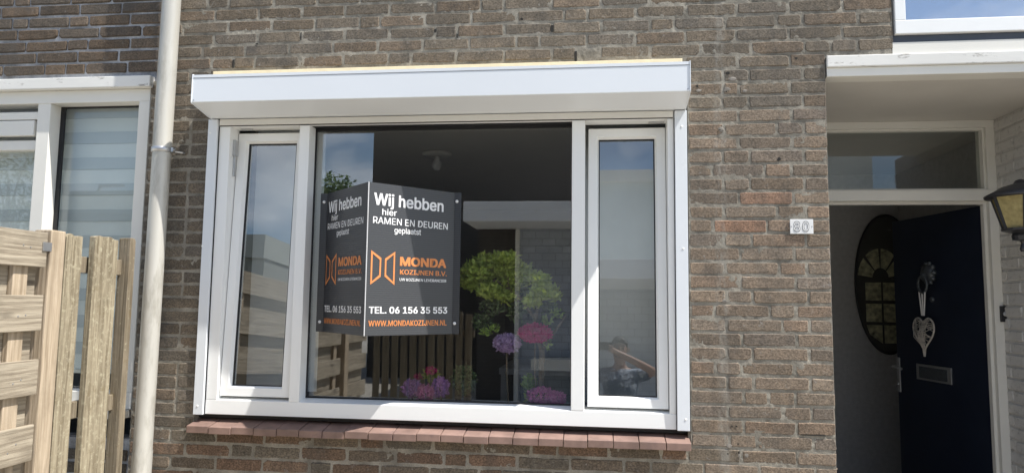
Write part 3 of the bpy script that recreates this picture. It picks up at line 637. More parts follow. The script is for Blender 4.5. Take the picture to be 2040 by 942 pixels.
for k in range(NS):
    a, b = ang[k], ang[(k+1) % NS]
    P = [(LX+rb_*math.cos(a), LY+rb_*math.sin(a), z_b), (LX+rb_*math.cos(b), LY+rb_*math.sin(b), z_b), (LX+rt_*math.cos(b), LY+rt_*math.sin(b), z_t), (LX+rt_*math.cos(a), LY+rt_*math.sin(a), z_t)]
    c = Vector((LX, LY, (z_b+z_t)/2)); Q = [tuple(c+(Vector(q)-c)*0.97) for q in P]
    MB().add(P+Q, [(0, 1, 2, 3), (7, 6, 5, 4), (0, 1, 5, 4), (1, 2, 6, 5), (2, 3, 7, 6), (3, 0, 4, 7)]).build('lantern_pane', M['amber'], lan)
    MB().tube([P[0], P[3]], 0.008, 6).build('lantern_bar', M['lantern'], lan)
MB().tube([(LX, LY, z_b-0.04), (LX+0.06, LY, z_b-0.09), (SX-0.01, LY, z_b-0.10)], 0.012, 8).box(SX-0.014, SX-0.003, LY-0.05, LY+0.05, z_b-0.18, z_b-0.02).build('lantern_arm', M['lantern'], lan)

# ------------------------------------------------------------------ lettering helper
FONT = None
try:                                                   # Blender's own bundled sans face; its default face otherwise
    FONT = bpy.data.fonts.load(os.path.join(bpy.utils.resource_path('LOCAL'), 'datafiles', 'fonts', 'Inter.woff2'))
except Exception: pass
def glyphs(body, offset=0.0):
    cu = bpy.data.curves.new('t', 'FONT'); cu.body = body
    if FONT: cu.font = FONT
    cu.resolution_u = 3; cu.offset = offset; cu.resolution_u = 3; cu.fill_mode = 'FRONT'
    o = bpy.data.objects.new('t', cu); col.objects.link(o)
    dg = bpy.context.evaluated_depsgraph_get(); me = bpy.data.meshes.new_from_object(o.evaluated_get(dg))
    bpy.data.objects.remove(o); bpy.data.curves.remove(cu); return me
def lettering(name, body, u0, u1, zb, cap, toworld, mat, parent, offset=0.0, lift=0.0012):
    g = glyphs(body); xs = [v.co.x for v in g.vertices]; x0, x1 = min(xs), max(xs)
    ref = glyphs('H'); hs = [v.co.y for v in ref.vertices]; y0, y1 = min(hs), max(hs); bpy.data.meshes.remove(ref)
    bold = [(0, 0)] if offset == 0 else [(-offset, -offset*0.6), (offset, -offset*0.6), (-offset, offset*0.6), (offset, offset*0.6), (0, 0)]
    x0 -= offset; x1 += offset; y0 -= offset*0.6; y1 += offset*0.6
    m = MB()
    for k, (ox, oy) in enumerate(bold):                # weight: layers of ink, each a hair above the last
        m.add([toworld(u0+(v.co.x+ox-x0)/(x1-x0)*(u1-u0), zb+(v.co.y+oy-y0)/(y1-y0)*cap, lift+0.00012*k) for v in g.vertices], [tuple(p.vertices) for p in g.polygons])
    me = bpy.data.meshes.new(name); me.from_pydata(m.v, [], m.f); me.materials.append(mat); bpy.data.meshes.remove(g)
    return link(bpy.data.objects.new(name, me), parent)

# ---- folded contractor sign in front of the big pane
SY = 0.079
apx = Vector((-0.993, -0.25, 0)); fl = Vector((-1.311, SY, 0)); fr = Vector((-0.676, SY, 0)); SZ0, SZ1 = 1.445, 2.117
sg = thing('contractor_sign', (-0.993, SY, SZ0), 'folded charcoal contractor sign with white and orange lettering fixed to the window', 'sign')
TH = 0.004
def panel(name, a, b, mat):
    d = (b-a).normalized(); n = Vector((d.y, -d.x, 0))
    if n.y > 0: n = -n
    P = [a, b, b-n*TH, a-n*TH]
    m = MB().add([(q.x, q.y, SZ0) for q in P]+[(q.x, q.y, SZ1) for q in P], [(0, 1, 2, 3), (4, 5, 6, 7), (0, 1, 5, 4), (1, 2, 6, 5), (2, 3, 7, 6), (3, 0, 4, 7)])
    return m.build(name, mat, sg), n
gap = 0.0015
dl = (apx-fl).normalized(); dr = (fr-apx).normalized()
pl, nl = panel('panel', fl, apx-dl*gap, M['sign']); prr, nr = panel('panel', apx+dr*gap, fr, M['sign'])
panel('mounting_flap', Vector((-1.345, SY, 0)), Vector((-1.3115, SY, 0)), M['sign']); panel('mounting_flap', Vector((-0.6755, SY, 0)), Vector((-0.643, SY, 0)), M['sign'])
MB().tube([(apx.x, apx.y-0.0005, SZ0), (apx.x, apx.y-0.0005, SZ1)], 0.0025, 6).build('fold_edge', M['edge'], sg)
for x, z in ((-1.327, 2.075), (-1.327, 1.492), (-0.664, 2.075), (-0.664, 1.495)):
    MB().lathe([(0.0075, 0), (0.0075, -0.003), (0.0045, -0.006)], (x, SY-TH*0, z), 12, 'y').build('screw', M['enamel'], sg)
for base, n, d, par in ((apx, nr, dr, prr), (fl, nl, dl, pl)):
    o_ = Vector(base) - (d*0.004 if base is fl else d*0)
    W = lambda u, z, l, o_=o_, d=d, n=n: (o_+d*u+n*l) + Vector((0, 0, z))
    T = lambda body, u0, u1, zb, cap, mat, off=0.0: lettering('lettering', body, u0, u1, zb, cap, W, M[mat], par, off)
    T('Wij hebben', 0.027, 0.394, 2.018, 0.054, 'white_ink', 0.020)
    T('hier', 0.069, 0.143, 1.976, 0.028, 'white_ink', 0.012)
    T('RAMEN EN DEUREN', 0.025, 0.420, 1.936, 0.030, 'white_ink', 0.008)
    T('geplaatst', 0.133, 0.273, 1.900, 0.026, 'white_ink', 0.012)
    T('MONDA', 0.166, 0.416, 1.754, 0.041, 'orange_ink', 0.034)
    T('KOZIJNEN B.V.', 0.167, 0.420, 1.716, 0.022, 'orange_ink', 0.017)
    T('UW KOZIJNEN LEVERANCIER', 0.166, 0.418, 1.687, 0.0125, 'white_ink', 0.012)
    T('TEL. 06 156 35 553', 0.018, 0.427, 1.541, 0.030, 'white_ink', 0.024)
    T('WWW.MONDAKOZIJNEN.NL', 0.018, 0.425, 1.486, 0.025, 'orange_ink', 0.018)
    for out in ([(0.021, 1.817), (0.072, 1.785), (0.071, 1.702), (0.021, 1.666)], [(0.090, 1.783), (0.141, 1.817), (0.141, 1.667), (0.090, 1.704)]):
        c = (sum(p_[0] for p_ in out)/4, sum(p_[1] for p_ in out)/4)
        inn = [(c[0]+(x-c[0])*0.69, c[1]+(z-c[1])*(0.80)) for x, z in out]
        vs = [W(x, z, 0.0012) for x, z in out]+[W(x, z, 0.0012) for x, z in inn]
        MB().add(vs, [(k, (k+1) % 4, 4+(k+1) % 4, 4+k) for k in range(4)]).build('emblem', M['orange_ink'], par)

# ---- house number plate
p0, p1 = at(1573, 437, -0.004), at(1620, 466, -0.004)
hn = thing('house_number_plate', ((p0.x+p1.x)/2, -0.004, p1.z), 'small white enamel number plate reading 80 on the brick pier', 'number plate')
MB().box(p0.x, p1.x, -0.0095, -0.0045, p1.z, p0.z).build('plate', M['enamel'], hn, 0.0015)
MN = lambda u, z, l: Vector((u, -0.0095-l, z))
wd = p1.x-p0.x; ht = p0.z-p1.z
grey = pmat('grey_metal_digit_edge', (0.16, 0.16, 0.16), 0.4, metal=0.3)
for ch_, a, b in (('8', 0.16, 0.42), ('0', 0.54, 0.80)):
    lettering('digit_outline', ch_, p0.x+wd*(a-0.012), p0.x+wd*(b+0.02), p1.z+ht*0.15, ht*0.70, MN, grey, hn, 0.025, 0.0006)  # grey outline round the white digit
    lettering('digit', ch_, p0.x+wd*a, p0.x+wd*b, p1.z+ht*0.19, ht*0.62, MN, M['enamel'], hn, 0.0, 0.0016)
for q in (0.06, 0.94): MB().lathe([(0.0022, 0), (0.002, -0.001)], (p0.x+wd*q, -0.0095, (p0.z+p1.z)/2), 8, 'y').build('screw', grey, hn)

# ------------------------------------------------------------------ neighbour's front
NZB = [3.1, 3.038, 2.977, 2.914, 2.848, 2.788, 2.727]
nw = (MB().box(-5.2, -2.171, 0.006, 0.11, 2.705, WALL_TOP).box(-5.2, -4.6, 0.006, 0.11, 0, 2.705).box(-4.6, -2.2265, 0.006, 0.11, 0, 0.92)
      .box(-2.227, -2.1705, 0.0062, 0.11, 2.66, 2.705)).build('wall', M['mortar_n'], neigh)
NJ = {'a': (3.13, [-2.931, -2.7, -2.471]), 'b': (3.069, [-3.096, -2.874, -2.646, -2.413, -2.19]), 'c': (3.007, [-2.931, -2.701, -2.591, -2.363]), 'd': (2.945, [-2.989, -2.757, -2.53, -2.294]), 'e': (2.881, [-2.937, -2.703, -2.589, -2.355]), 'f': (2.818, [-2.871, -2.641, -2.414]), 'g': (2.757, [-3.056, -2.818, -2.703, -2.592, -2.361])}
rn = random.Random(9); nfar = MB()
for k, (zc, js) in NJ.items():
    xs_ = fill(0, -5.2, -2.1735, js, rn)
    for x0, x1 in zip(xs_, xs_[1:]):
        c = tuple(Vector(rn.choice([(0.120, 0.092, 0.068), (0.098, 0.080, 0.064), (0.135, 0.108, 0.084), (0.11, 0.094, 0.078)]))*rn.uniform(0.85, 1.12))
        if x1 > -3.2: put_brick(x0, x1, zc, 0.049, c, rn, nw, M['brick'], y=0.0)
        else:
            vs, fs = brick_geo(x1-x0-0.012, 0.049, rn, 0.001); nfar.add([(x+(x0+x1)/2, y, z+zc) for x, y, z in vs], fs, c)
z = 3.13+CH
while z < WALL_TOP-0.03:
    xs_ = fill(0, -5.2, -2.1735, [], rn)
    for x0, x1 in zip(xs_, xs_[1:]):
        vs, fs = brick_geo(x1-x0-0.012, 0.049, rn, 0.001); nfar.add([(x+(x0+x1)/2, y, zz+z) for x, y, zz in vs], fs, (0.11, 0.09, 0.07))
    z += CH
z = 0.03
while z < 0.9:
    xs_ = fill(0, -5.2, -2.2285, [], rn)
    for x0, x1 in zip(xs_, xs_[1:]):
        vs, fs = brick_geo(x1-x0-0.012, 0.049, rn, 0.001); nfar.add([(x+(x0+x1)/2, y, zz+z) for x, y, zz in vs], fs, (0.10, 0.085, 0.068))
    z += CH
tag(nfar.build('brickwork', M['brick'], nw), kind='stuff')
MB().box(-4.65, -2.212, -0.03, 0.07, 2.6455, 2.7025).build('lintel_board', M['wpaint'], neigh, 0.004)
# old white window of the neighbour
nwin = (MB().box(-4.6, -2.2285, 0.005, 0.10, 2.580, 2.6445).box(-2.288, -2.2285, 0.0055, 0.10, 1.14, 2.58).box(-4.6, -2.2285, 0.004, 0.10, 1.06, 1.14)
        .box(-4.6, -4.54, 0.0055, 0.1, 1.14, 2.58)).build('window', M['cpaint'], neigh, 0.003)
MB().box(-2.846, -2.775, 0.008, 0.10, 1.1395, 2.5805).build('mullion', M['cpaint'], nwin, 0.003)
MB().box(-3.75, -3.68, 0.008, 0.10, 1.1395, 2.5805).build('mullion', M['cpaint'], nwin, 0.003)
MB().box(-2.775, -2.288, 0.09, 0.095, 1.14, 2.58).build('pane', M['glass2'], nwin)
MB().box(-2.7745, -2.752, 0.078, 0.089, 1.14, 2.58).box(-2.752, -2.2885, 0.078, 0.089, 2.572, 2.58).build('gasket', M['gasket'], nwin)
MB().box(-2.2975, -2.2885, 0.06, 0.077, 1.14, 2.572).build('glazing_bead', M['cpaint'], nwin)
MB().box(-3.68, -2.847, 0.03, 0.095, 2.345, 2.395).box(-3.68, -2.847, 0.015, 0.095, 2.50, 2.54).build('transom', M['cpaint'], nwin, 0.003)
MB().box(-3.66, -2.865, 0.012, 0.04, 2.415, 2.495).build('vent_sash', M['cpaint'], nwin, 0.004)
MB().box(-3.68, -2.847, 0.07, 0.075, 1.14, 2.345).build('pane', M['glass2'], nwin)
MB().box(-4.54, -3.751, 0.07, 0.075, 1.14, 2.58).build('pane', M['glass2'], nwin)
MB().box(-4.62, -2.24, -0.05, 0.06, 1.02, 1.058).build('window_sill', M['cpaint'], neigh, 0.004)
(MB().box(-5.2, -2.16, 2.4, 2.45, 0.1, 2.7).box(-5.2, -2.16, 0.115, 2.4, 2.66, 2.7).box(-5.2, -2.16, 0.115, 2.4, 0.05, 0.1).box(-5.25, -5.2, 0.115, 2.4, 0.1, 2.7)).build('room_wall', M['room'], neigh)
bl = thing('window_blind', (-2.6, 0.16, 1.6), 'striped white and grey roller blind in the neighbouring window behind the fence', 'blind')
zz = 2.60; k = 0
while zz > 1.30:
    h_ = 0.075 if k % 2 else 0.062
    MB().box(-3.70, -2.27, 0.15+0.004*(k % 2), 0.153+0.004*(k % 2), zz-h_, zz-0.0005).build('blind_band', M['blind'] if k % 2 else M['blind2'], bl); zz -= h_; k += 1
MB().box(-3.70, -2.27, 0.145, 0.165, zz-0.02, zz-0.001).build('bottom_bar', M['cpaint'], bl)

# ---- zinc downpipe between the two fronts
pa, pb = at(342, 0, -0.085), at(281, 942, -0.085)
pipe = thing('downpipe', (pb.x, -0.085, 0), 'weathered grey zinc rain pipe running down between the two house fronts', 'pipe')
def pxz(z): return pb.x+(pa.x-pb.x)*(z-pb.z)/(pa.z-pb.z)
zj = at(330, 296, -0.085).z; zj2 = at(283, 905, -0.085).z
PR = 0.0435
MB().tube([(pxz(z_), -0.085, z_) for z_ in (zj, 3.6, 4.6, 5.6)], PR, 28, False).build('upper_pipe', M['zinc'], pipe, smooth=True)
MB().tube([(pxz(z_), -0.085, z_) for z_ in (zj2, 1.5, zj-0.001)], PR*0.97, 28, False).build('middle_pipe', M['zinc'], pipe, smooth=True)
MB().tube([(pxz(z_), -0.085, z_) for z_ in (0.02, 0.4, zj2+0.02)], PR*1.02, 28, False).build('lower_pipe', M['zinc'], pipe, smooth=True)
MB().tube([(pxz(zj), -0.085, zj-0.02), (pxz(zj), -0.085, zj-0.018), (pxz(zj), -0.085, zj+0.003), (pxz(zj), -0.085, zj+0.005)], [PR, PR*1.10, PR*1.10, PR], 28).build('pipe_clamp', M['steel'], pipe, smooth=True)
MB().tube([(pxz(zj)+PR*0.7, -0.06, zj-0.008), (pxz(zj)+PR+0.02, -0.02, zj-0.008), (pxz(zj)+PR+0.022, 0.03, zj-0.008)], 0.005, 8).tube([(pxz(zj)+PR*0.9, -0.085, zj-0.008), (pxz(zj)+PR+0.025, -0.085, zj-0.008)], 0.005, 8).box(pxz(zj)+PR+0.008, pxz(zj)+PR+0.02, -0.095, -0.075, zj-0.018, zj+0.002).build('clamp_bolt', M['steel'], pipe)

# ------------------------------------------------------------------ fence on the left
FXX = -2.165
fence = thing('wooden_fence', (FXX-0.02, -1.5, 0), 'pale pine fence of overlapping horizontal slats at left edge', 'fence')
rf = random.Random(4)
def slat(x0, x1, y0, y1, z0, z1, name, mat, par, bev=0.004):
    return MB().box(x0, x1, y0, y1, z0+rf.uniform(-.002, .002), z1+rf.uniform(-.002, .002)).build(name, mat, par, bev)
for (ya, yb) in ((-2.45, -0.672), (-3.12, -2.56)):
    for k in range(8):
        zt = 1.850-0.2475*k
        slat(FXX-0.010, FXX+0.008, ya, yb, zt-0.137, zt, 'slat', M['wood_y'], fence)
        if k < 7: slat(FXX-0.052, FXX-0.034, ya, yb, zt-0.137-0.125, zt-0.123, 'back_slat', M['wood_y'], fence)
    for yy in (yb-0.135, (ya+yb)/2, ya+0.05)[:3 if yb-ya > 1 else 1]:
        slat(FXX-0.0335, FXX-0.0105, yy, yy+0.07, 0.05, 1.845, 'stile', M['wood_z'], fence)
for k in range(8):
    zt = 1.850-0.2475*k
    for yy in (-0.79, -0.755):
        MB().lathe([(0.0035, 0.0), (0.003, -0.0012)], (0, 0, 0), 7, 'y').xf(Matrix.Translation((FXX+0.008, yy, zt-0.07+rf.uniform(-.02, .02))) @ Matrix.Rotation(R(90), 4, 'Z')).build('nail', M['steel'], fence)
MB().box(FXX-0.05, FXX+0.04, -2.555, -2.465, 0, 1.90).build('fence_post', M['wood_z'], fence, 0.005)
post = tag(MB().box(FXX-0.062, FXX+0.012, -0.662, -0.583, 0, 1.862).build('fence_post', M['wood_z'], None, 0.006), 'pale square sawn post between slatted fence and upright boards', 'post')
p = at(90, 492, -0.67); MB().box(FXX+0.0085, FXX+0.013, -0.70, -0.655, 1.775, 1.81).build('bracket', M['steel'], fence, 0.001)
pf = thing('picket_fence', (FXX-0.02, -0.3, 0), 'short fence of weathered upright boards between pale post and rain pipe', 'fence')
def board(y0, y1, x0, x1, z1, mat, name='board', seed=0):
    rb = random.Random(seed); n = 6; m = MB(); vs = []
    top = [z1+rb.uniform(-0.008, 0.008) for _ in range(n+1)]
    for i in range(n+1):
        y = y0+(y1-y0)*i/n
        for x in (x0, x1): vs += [(x, y, 0.03), (x, y, top[i]+rb.uniform(-0.003, 0.003))]
    fs = []
    for i in range(n):
        a = i*4; b = a+4; fs += [(a, b, b+1, a+1), (a+2, a+3, b+3, b+2), (a+1, b+1, b+3, a+3), (a, a+2, b+2, b)]
    fs += [(0, 1, 3, 2), (n*4, n*4+2, n*4+3, n*4+1)]
    return m.add(vs, fs).build(name, mat, pf, 0.002)
board(-0.578, -0.487, FXX-0.03, FXX+0.012, 1.850, M['wood_l'], seed=1)
board(-0.515, -0.42, FXX-0.085, FXX-0.06, 1.838, M['wood_l'], 'back_board', 2)
board(-0.405, -0.255, FXX-0.022, FXX+0.006, 1.862, M['wood_l'], seed=3)
board(-0.315, -0.22, FXX-0.085, FXX-0.06, 1.80, M['wood_l'], 'back_board', 4)
board(-0.175, -0.135, FXX-0.05, FXX+0.006, 1.868, M['wood_o'], seed=5)
for zc in (1.735, 1.12, 0.4):
    MB().box(FXX-0.058, FXX-0.031, -0.582, -0.14, zc-0.035, zc+0.035).build('rail', M['wood_o'], pf, 0.003)

# ------------------------------------------------------------------ plants and things in the room
def quads(m, c, n, rx, ry, rz, size, rb, up_=0.0, shell=0.0, asp=2.0):
    for _ in range(n):
        while True:
            d = Vector((rb.uniform(-1, 1), rb.uniform(-1, 1), rb.uniform(-1, 1)))
            if shell < d.length < 1: break
        q = Vector(c)+Vector((d.x*rx, d.y*ry, d.z*rz))
        a = Vector((rb.gauss(0, 1), rb.gauss(0, 1), rb.gauss(0, 0.7)+up_)).normalized(); b = a.cross(Vector((rb.gauss(0, 1), rb.gauss(0, 1), rb.gauss(0, 1)))).normalized()
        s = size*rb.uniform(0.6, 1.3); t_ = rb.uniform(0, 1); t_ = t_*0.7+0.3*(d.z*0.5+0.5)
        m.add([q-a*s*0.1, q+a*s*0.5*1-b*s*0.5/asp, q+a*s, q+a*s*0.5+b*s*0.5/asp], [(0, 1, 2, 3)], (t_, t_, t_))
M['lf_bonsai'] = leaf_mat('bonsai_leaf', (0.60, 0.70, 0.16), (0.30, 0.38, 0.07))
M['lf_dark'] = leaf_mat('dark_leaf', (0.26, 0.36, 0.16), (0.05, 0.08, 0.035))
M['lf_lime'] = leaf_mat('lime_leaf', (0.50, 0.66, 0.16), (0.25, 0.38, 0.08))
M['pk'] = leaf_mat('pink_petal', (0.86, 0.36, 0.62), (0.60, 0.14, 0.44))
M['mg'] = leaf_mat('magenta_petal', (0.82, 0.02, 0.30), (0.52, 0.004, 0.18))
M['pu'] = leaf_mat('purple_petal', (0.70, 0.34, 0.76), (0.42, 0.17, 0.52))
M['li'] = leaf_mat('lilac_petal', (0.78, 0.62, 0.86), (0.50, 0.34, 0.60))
M['bark'] = pmat('bark', (0.14, 0.11, 0.075), 0.9, 0.25, 30, 80, 0.6, 0.004)
M['pot'] = pmat('dark_pot', (0.03, 0.03, 0.034), 0.4)
rb = random.Random(12)
def P3(px, py, Y): return at(px, py, Y)
# bonsai on the sill
BY = 0.23
b0 = P3(1078, 740, BY)
bon = thing('bonsai_tree', (b0.x, BY, 1.09), 'green bonsai tree with twisted trunk standing inside behind the window', 'plant')
trunk = MB()
def bpt(px, py, dy=0.0): q = P3(px, py, BY); return (q.x, BY+dy, q.z)
trunk.tube([(b0.x, BY, 1.16), bpt(1080, 700), bpt(1070, 660), bpt(1062, 625)], [0.016, 0.014, 0.012, 0.009], 8)
trunk.tube([bpt(1080, 695), bpt(1102, 665), bpt(1128, 628)], [0.010, 0.008, 0.004], 7)
trunk.tube([bpt(1062, 630), bpt(1035, 590), bpt(990, 560), bpt(950, 545)], [0.009, 0.008, 0.006, 0.003], 7)
trunk.tube([bpt(1066, 640), bpt(1075, 590), bpt(1090, 570)], [0.009, 0.006, 0.003], 7)
trunk.tube([bpt(1015, 577), bpt(1010, 540), bpt(1000, 520)], [0.007, 0.005, 0.003], 7)
trunk.build('trunk', M['bark'], bon, smooth=True)
cr = MB()
for px, py, rx, rz, n in ((950, 545, 0.09, 0.06, 380), (1000, 530, 0.10, 0.065, 480), (1025, 560, 0.08, 0.06, 330), (975, 580, 0.07, 0.04, 220), (1012, 515, 0.055, 0.03, 160), (935, 560, 0.05, 0.05, 200), (965, 520, 0.05, 0.035, 180), (1045, 545, 0.05, 0.05, 220), (1010, 590, 0.06, 0.035, 180), (1075, 560, 0.05, 0.035, 160), (1085, 580, 0.065, 0.04, 220), (1060, 600, 0.05, 0.035, 120), (1105, 590, 0.03, 0.025, 60)):
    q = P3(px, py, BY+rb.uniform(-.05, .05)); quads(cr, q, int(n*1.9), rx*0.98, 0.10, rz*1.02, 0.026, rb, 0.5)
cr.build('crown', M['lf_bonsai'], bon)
l3 = MB()
for px, py, rx, rz, n in ((980, 610, 0.06, 0.05, 260), (1030, 620, 0.06, 0.05, 260), (960, 640, 0.05, 0.045, 160), (1095, 615, 0.04, 0.04, 140), (1045, 585, 0.07, 0.04, 200)): quads(l3, P3(px, py, BY+0.04), n, rx, 0.06, rz, 0.024, rb, 0.3)
l3.build('lower_foliage', M['lf_dark'], bon)
l2 = MB()
for px, py, n in ((1108, 625, 60), (1090, 640, 40), (985, 655, 40), (968, 660, 50), (1090, 690, 25)): quads(l2, P3(px, py, BY), n, 0.03, 0.03, 0.025, 0.022, rb, 0.4)
l2.build('young_leaves', M['lf_lime'], bon)
MB().lathe([(0.05, 0.0), (0.075, 0.06), (0.07, 0.065)], (b0.x, BY, 1.105), 20).build('pot', M['pot'], bon, smooth=True)
def flower_ball(name, px, py, Y, rx, rz, mat, label, stem_to=None, n=420, size=0.02, cat='flower', leaves=0):
    c = P3(px, py, Y); zb = 1.106
    o = thing(name, (c.x, Y, zb), label, cat, None)
    m = MB(); quads(m, c, int(n*2.2), rx, rx*0.9, rz, size*0.72, rb, 0.4, 0.6, 1.4); m.build('petals', mat, o)
    MB().lathe([(rx*0.3, -rz*0.7), (rx*0.75, -rz*0.4), (rx*0.8, 0), (rx*0.5, rz*0.5)], c, 12).build('flower_core', mat, o) if False else None
    MB().tube([(c.x+0.01, Y+0.01, zb), (c.x, Y, (c.z+zb)/2), (c.x, Y, c.z)], 0.004, 6).build('stem', M['bark'], o)
    if leaves:
        g = MB(); quads(g, (c.x, Y+0.03, max(zb+0.03, c.z-rz*1.2)), leaves, rx*1.1, rx*0.6, rz*0.5, 0.045, rb, 0.6); g.build('leaves', M['lf_bonsai'], o)
    return o
flower_ball('hydrangea', 1066, 664, 0.20, 0.080, 0.045, M['mg'], 'magenta flower head held highest behind the glass, beside the lilac one', n=900)
flower_ball('hydrangea', 1010, 684, 0.22, 0.066, 0.044, M['li'], 'pale lilac flower head left of the magenta one behind the glass', n=800)
flower_ball('allium', 820, 773, 0.17, 0.050, 0.044, M['pu'], 'purple round flower head at far left of the sill cluster', n=380, size=0.016)
flower_ball('allium', 848, 782, 0.15, 0.050, 0.038, M['pk'], 'pink round flower head low at front of the left sill cluster', n=380, size=0.016)
flower_ball('allium', 877, 772, 0.18, 0.044, 0.052, M['pu'], 'deep purple flower head right in the left sill cluster beside green bush', n=360, size=0.016)
flower_ball('hydrangea', 858, 738, 0.22, 0.027, 0.020, M['mg'], 'small crimson flower standing above the left sill cluster', n=160, size=0.014, leaves=70)
flower_ball('hydrangea', 832, 750, 0.27, 0.020, 0.014, M['mg'], 'small dark crimson bloom behind the purple flower at left', n=90, size=0.014)
flower_ball('allium', 1078, 788, 0.16, 0.068, 0.040, M['pk'], 'wide pink flower head on the sill below the bonsai tree', n=560, size=0.016, leaves=30)
flower_ball('allium', 1110, 794, 0.14, 0.044, 0.034, M['pk'], 'pink flower head in the bottom right corner of the large pane', n=300, size=0.016)
bs = P3(924, 757, 0.24); bush = thing('box_ball', (bs.x, 0.24, 1.106), 'small round dark green bush in pot on the inner sill', 'plant')
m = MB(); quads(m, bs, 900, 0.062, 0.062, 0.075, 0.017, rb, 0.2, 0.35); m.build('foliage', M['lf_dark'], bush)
MB().lathe([(0.035, 0), (0.045, 0.03), (0.04, 0.032)], (bs.x, 0.24, 1.106), 16).build('pot', M['pot'], bush)
cv = P3(1055, 770, 0.30); fern = thing('leafy_plant', (cv.x, 0.30, 1.106), 'bright green leafy sprig on the sill left of pink flowers', 'plant')
m = MB(); quads(m, (cv.x, 0.3, cv.z+0.01), 120, 0.035, 0.03, 0.045, 0.03, rb, 0.7); m.build('leaves', M['lf_lime'], fern)
MB().tube([(cv.x, 0.3, 1.106), (cv.x, 0.3, cv.z)], 0.004, 6).build('stem', M['bark'], fern)
# white table and chair back deeper in the room
tb = P3(1075, 735, 1.6); table = thing('white_table', (tb.x, 1.6, 0.14), 'pale table seen through the window behind the flowers', 'table')
wt = pmat('white_laminate', (0.55, 0.55, 0.56), 0.4, 0.03)
Bx('tabletop', wt, table, tb.x-0.25, tb.x+0.45, 1.4, 2.2, tb.z-0.02, tb.z+0.02, 0.004)
for sx, sy in ((-0.22, 1.44), (0.42, 1.44), (-0.22, 2.16), (0.42, 2.16)): Bx('leg', wt, table, tb.x+sx-0.02, tb.x+sx+0.02, sy-0.02, sy+0.02, 0.14, tb.z-0.0205)
lc = P3(871, 306, 1.5)
lamp = thing('ceiling_lamp', (lc.x, 1.5, 2.6), 'round ceiling rose with bare bulb seen through the window', 'lamp')
MB().lathe([(0.055, 0), (0.10, -0.006), (0.105, -0.018), (0.085, -0.028), (0.02, -0.034)], (lc.x, 1.5, 2.625), 28).build('ceiling_rose', M['cpaint'], lamp, smooth=True)
MB().lathe([(0.018, -0.03), (0.02, -0.055), (0.034, -0.075), (0.036, -0.10), (0.02, -0.125), (0.003, -0.13)], (lc.x, 1.5, 2.625), 18).build('bulb', M['enamel'], lamp, smooth=True)
cu = MB(); n = 40; vs = []
for i in range(n+1):
    x = -0.06+0.45*i/n
    for z_ in (1.115, 2.60): vs.append((x, 0.30+0.0015*math.sin(i*0.5), z_))
cu.add(vs, [(2*i, 2*i+2, 2*i+3, 2*i+1) for i in range(n)])
cur = cu.build('added_curtain', M['curtain'], None, smooth=True); tag(cur, 'plain grey sheer curtain added as a veil behind the narrow right window light', 'curtain')  # added curtain; lends the right light its milky grey tone
cl_ = MB().box(-1.80, -1.42, 0.30, 0.302, 1.13, 2.60).build('added_blind', M['curtain'], None); tag(cl_, 'grey blind added as a veil behind the narrow left window light', 'blind')  # added blind; its grey veils the reflections in the left light
so_ = cur.modifiers.new('thickness', 'SOLIDIFY'); so_.thickness = 0.002

# ------------------------------------------------------------------ across the yard (seen in the glass)
def far_brick(name, c1, c2, mo, bw=0.23, rh=0.0625):
    m, t, b = newmat(name); br = N(t, 'ShaderNodeTexBrick'); br.inputs['Scale'].default_value = 1
    br.inputs['Brick Width'].default_value = bw; br.inputs['Row Height'].default_value = rh; br.inputs['Mortar Size'].default_value = 0.006
    br.inputs['Color1'].default_value = (*c1, 1); br.inputs['Color2'].default_value = (*c2, 1); br.inputs['Mortar'].default_value = (*mo, 1)
    g = N(t, 'ShaderNodeNewGeometry'); s_ = N(t, 'ShaderNodeSeparateXYZ'); c_ = N(t, 'ShaderNodeCombineXYZ')
    t.links.new(g.outputs['Position'], s_.inputs[0]); t.links.new(s_.outputs['X'], c_.inputs[0]); t.links.new(s_.outputs['Z'], c_.inputs[1]); t.links.new(c_.outputs[0], br.inputs['Vector'])
    t.links.new(br.outputs['Color'], b.inputs['Base Color']); b.inputs['Roughness'].default_value = 0.9; return m
M['fbrick'] = far_brick('dark_brick_far', (0.055, 0.048, 0.043), (0.075, 0.062, 0.054), (0.12, 0.115, 0.10))
M['shingle'] = far_brick('grey_slate_shingles', (0.40, 0.43, 0.47), (0.50, 0.53, 0.57), (0.24, 0.26, 0.285), 0.22, 0.12)
M['render'] = pmat('grey_render', (0.62, 0.65, 0.62), 0.9, 0.06)
opp = thing('opposite_house', (0, -11, 0), 'tall flat roofed house across the yard mirrored in the large pane', 'house')
Bx('brick_wall', M['fbrick'], opp, -4.75, -0.30, -18, -11, 0, 5.45)
Bx('rendered_wall', M['render'], opp, -0.299, 6.0, -18, -11.02, 0, 5.45)
Bx('roof_edge', M['cpaint'], opp, -4.85, 6.1, -18.1, -10.9, 5.451, 5.70, 0.01)
for x0, x1, z0, z1 in ((3.0, 4.5, 3.5, 4.6),):
    o = MB().box(x0, x1, -10.985, -10.95, z0, z1).build('window', M['cpaint'], opp); Bx('pane', M['gasket'], o, x0+0.08, x1-0.08, -10.949, -10.94, z0+0.08, z1-0.08)
ext = thing('opposite_extension', (2, -8, 0), 'low flat roofed extension with pale fascia and shingled wall mirrored at right', 'building')
M['ffascia'] = pmat('pale_roof_fascia', (0.86, 0.86, 0.84), 0.6, 0.03)
Bx('roof', M['ffascia'], ext, -2.0, 6.0, -10.99, -7.0, 2.80, 3.10, 0.01)
Bx('shingle_wall', M['shingle'], ext, -1.25, 6.0, -10.9, -8.1, 0, 2.795)
Bx('brick_wall', M['fbrick'], ext, -1.95, -1.32, -10.9, -8.15, 0, 2.795)
Bx('post', M['cpaint'], ext, -1.32, -1.25, -10.9, -8.05, 0, 2.796)
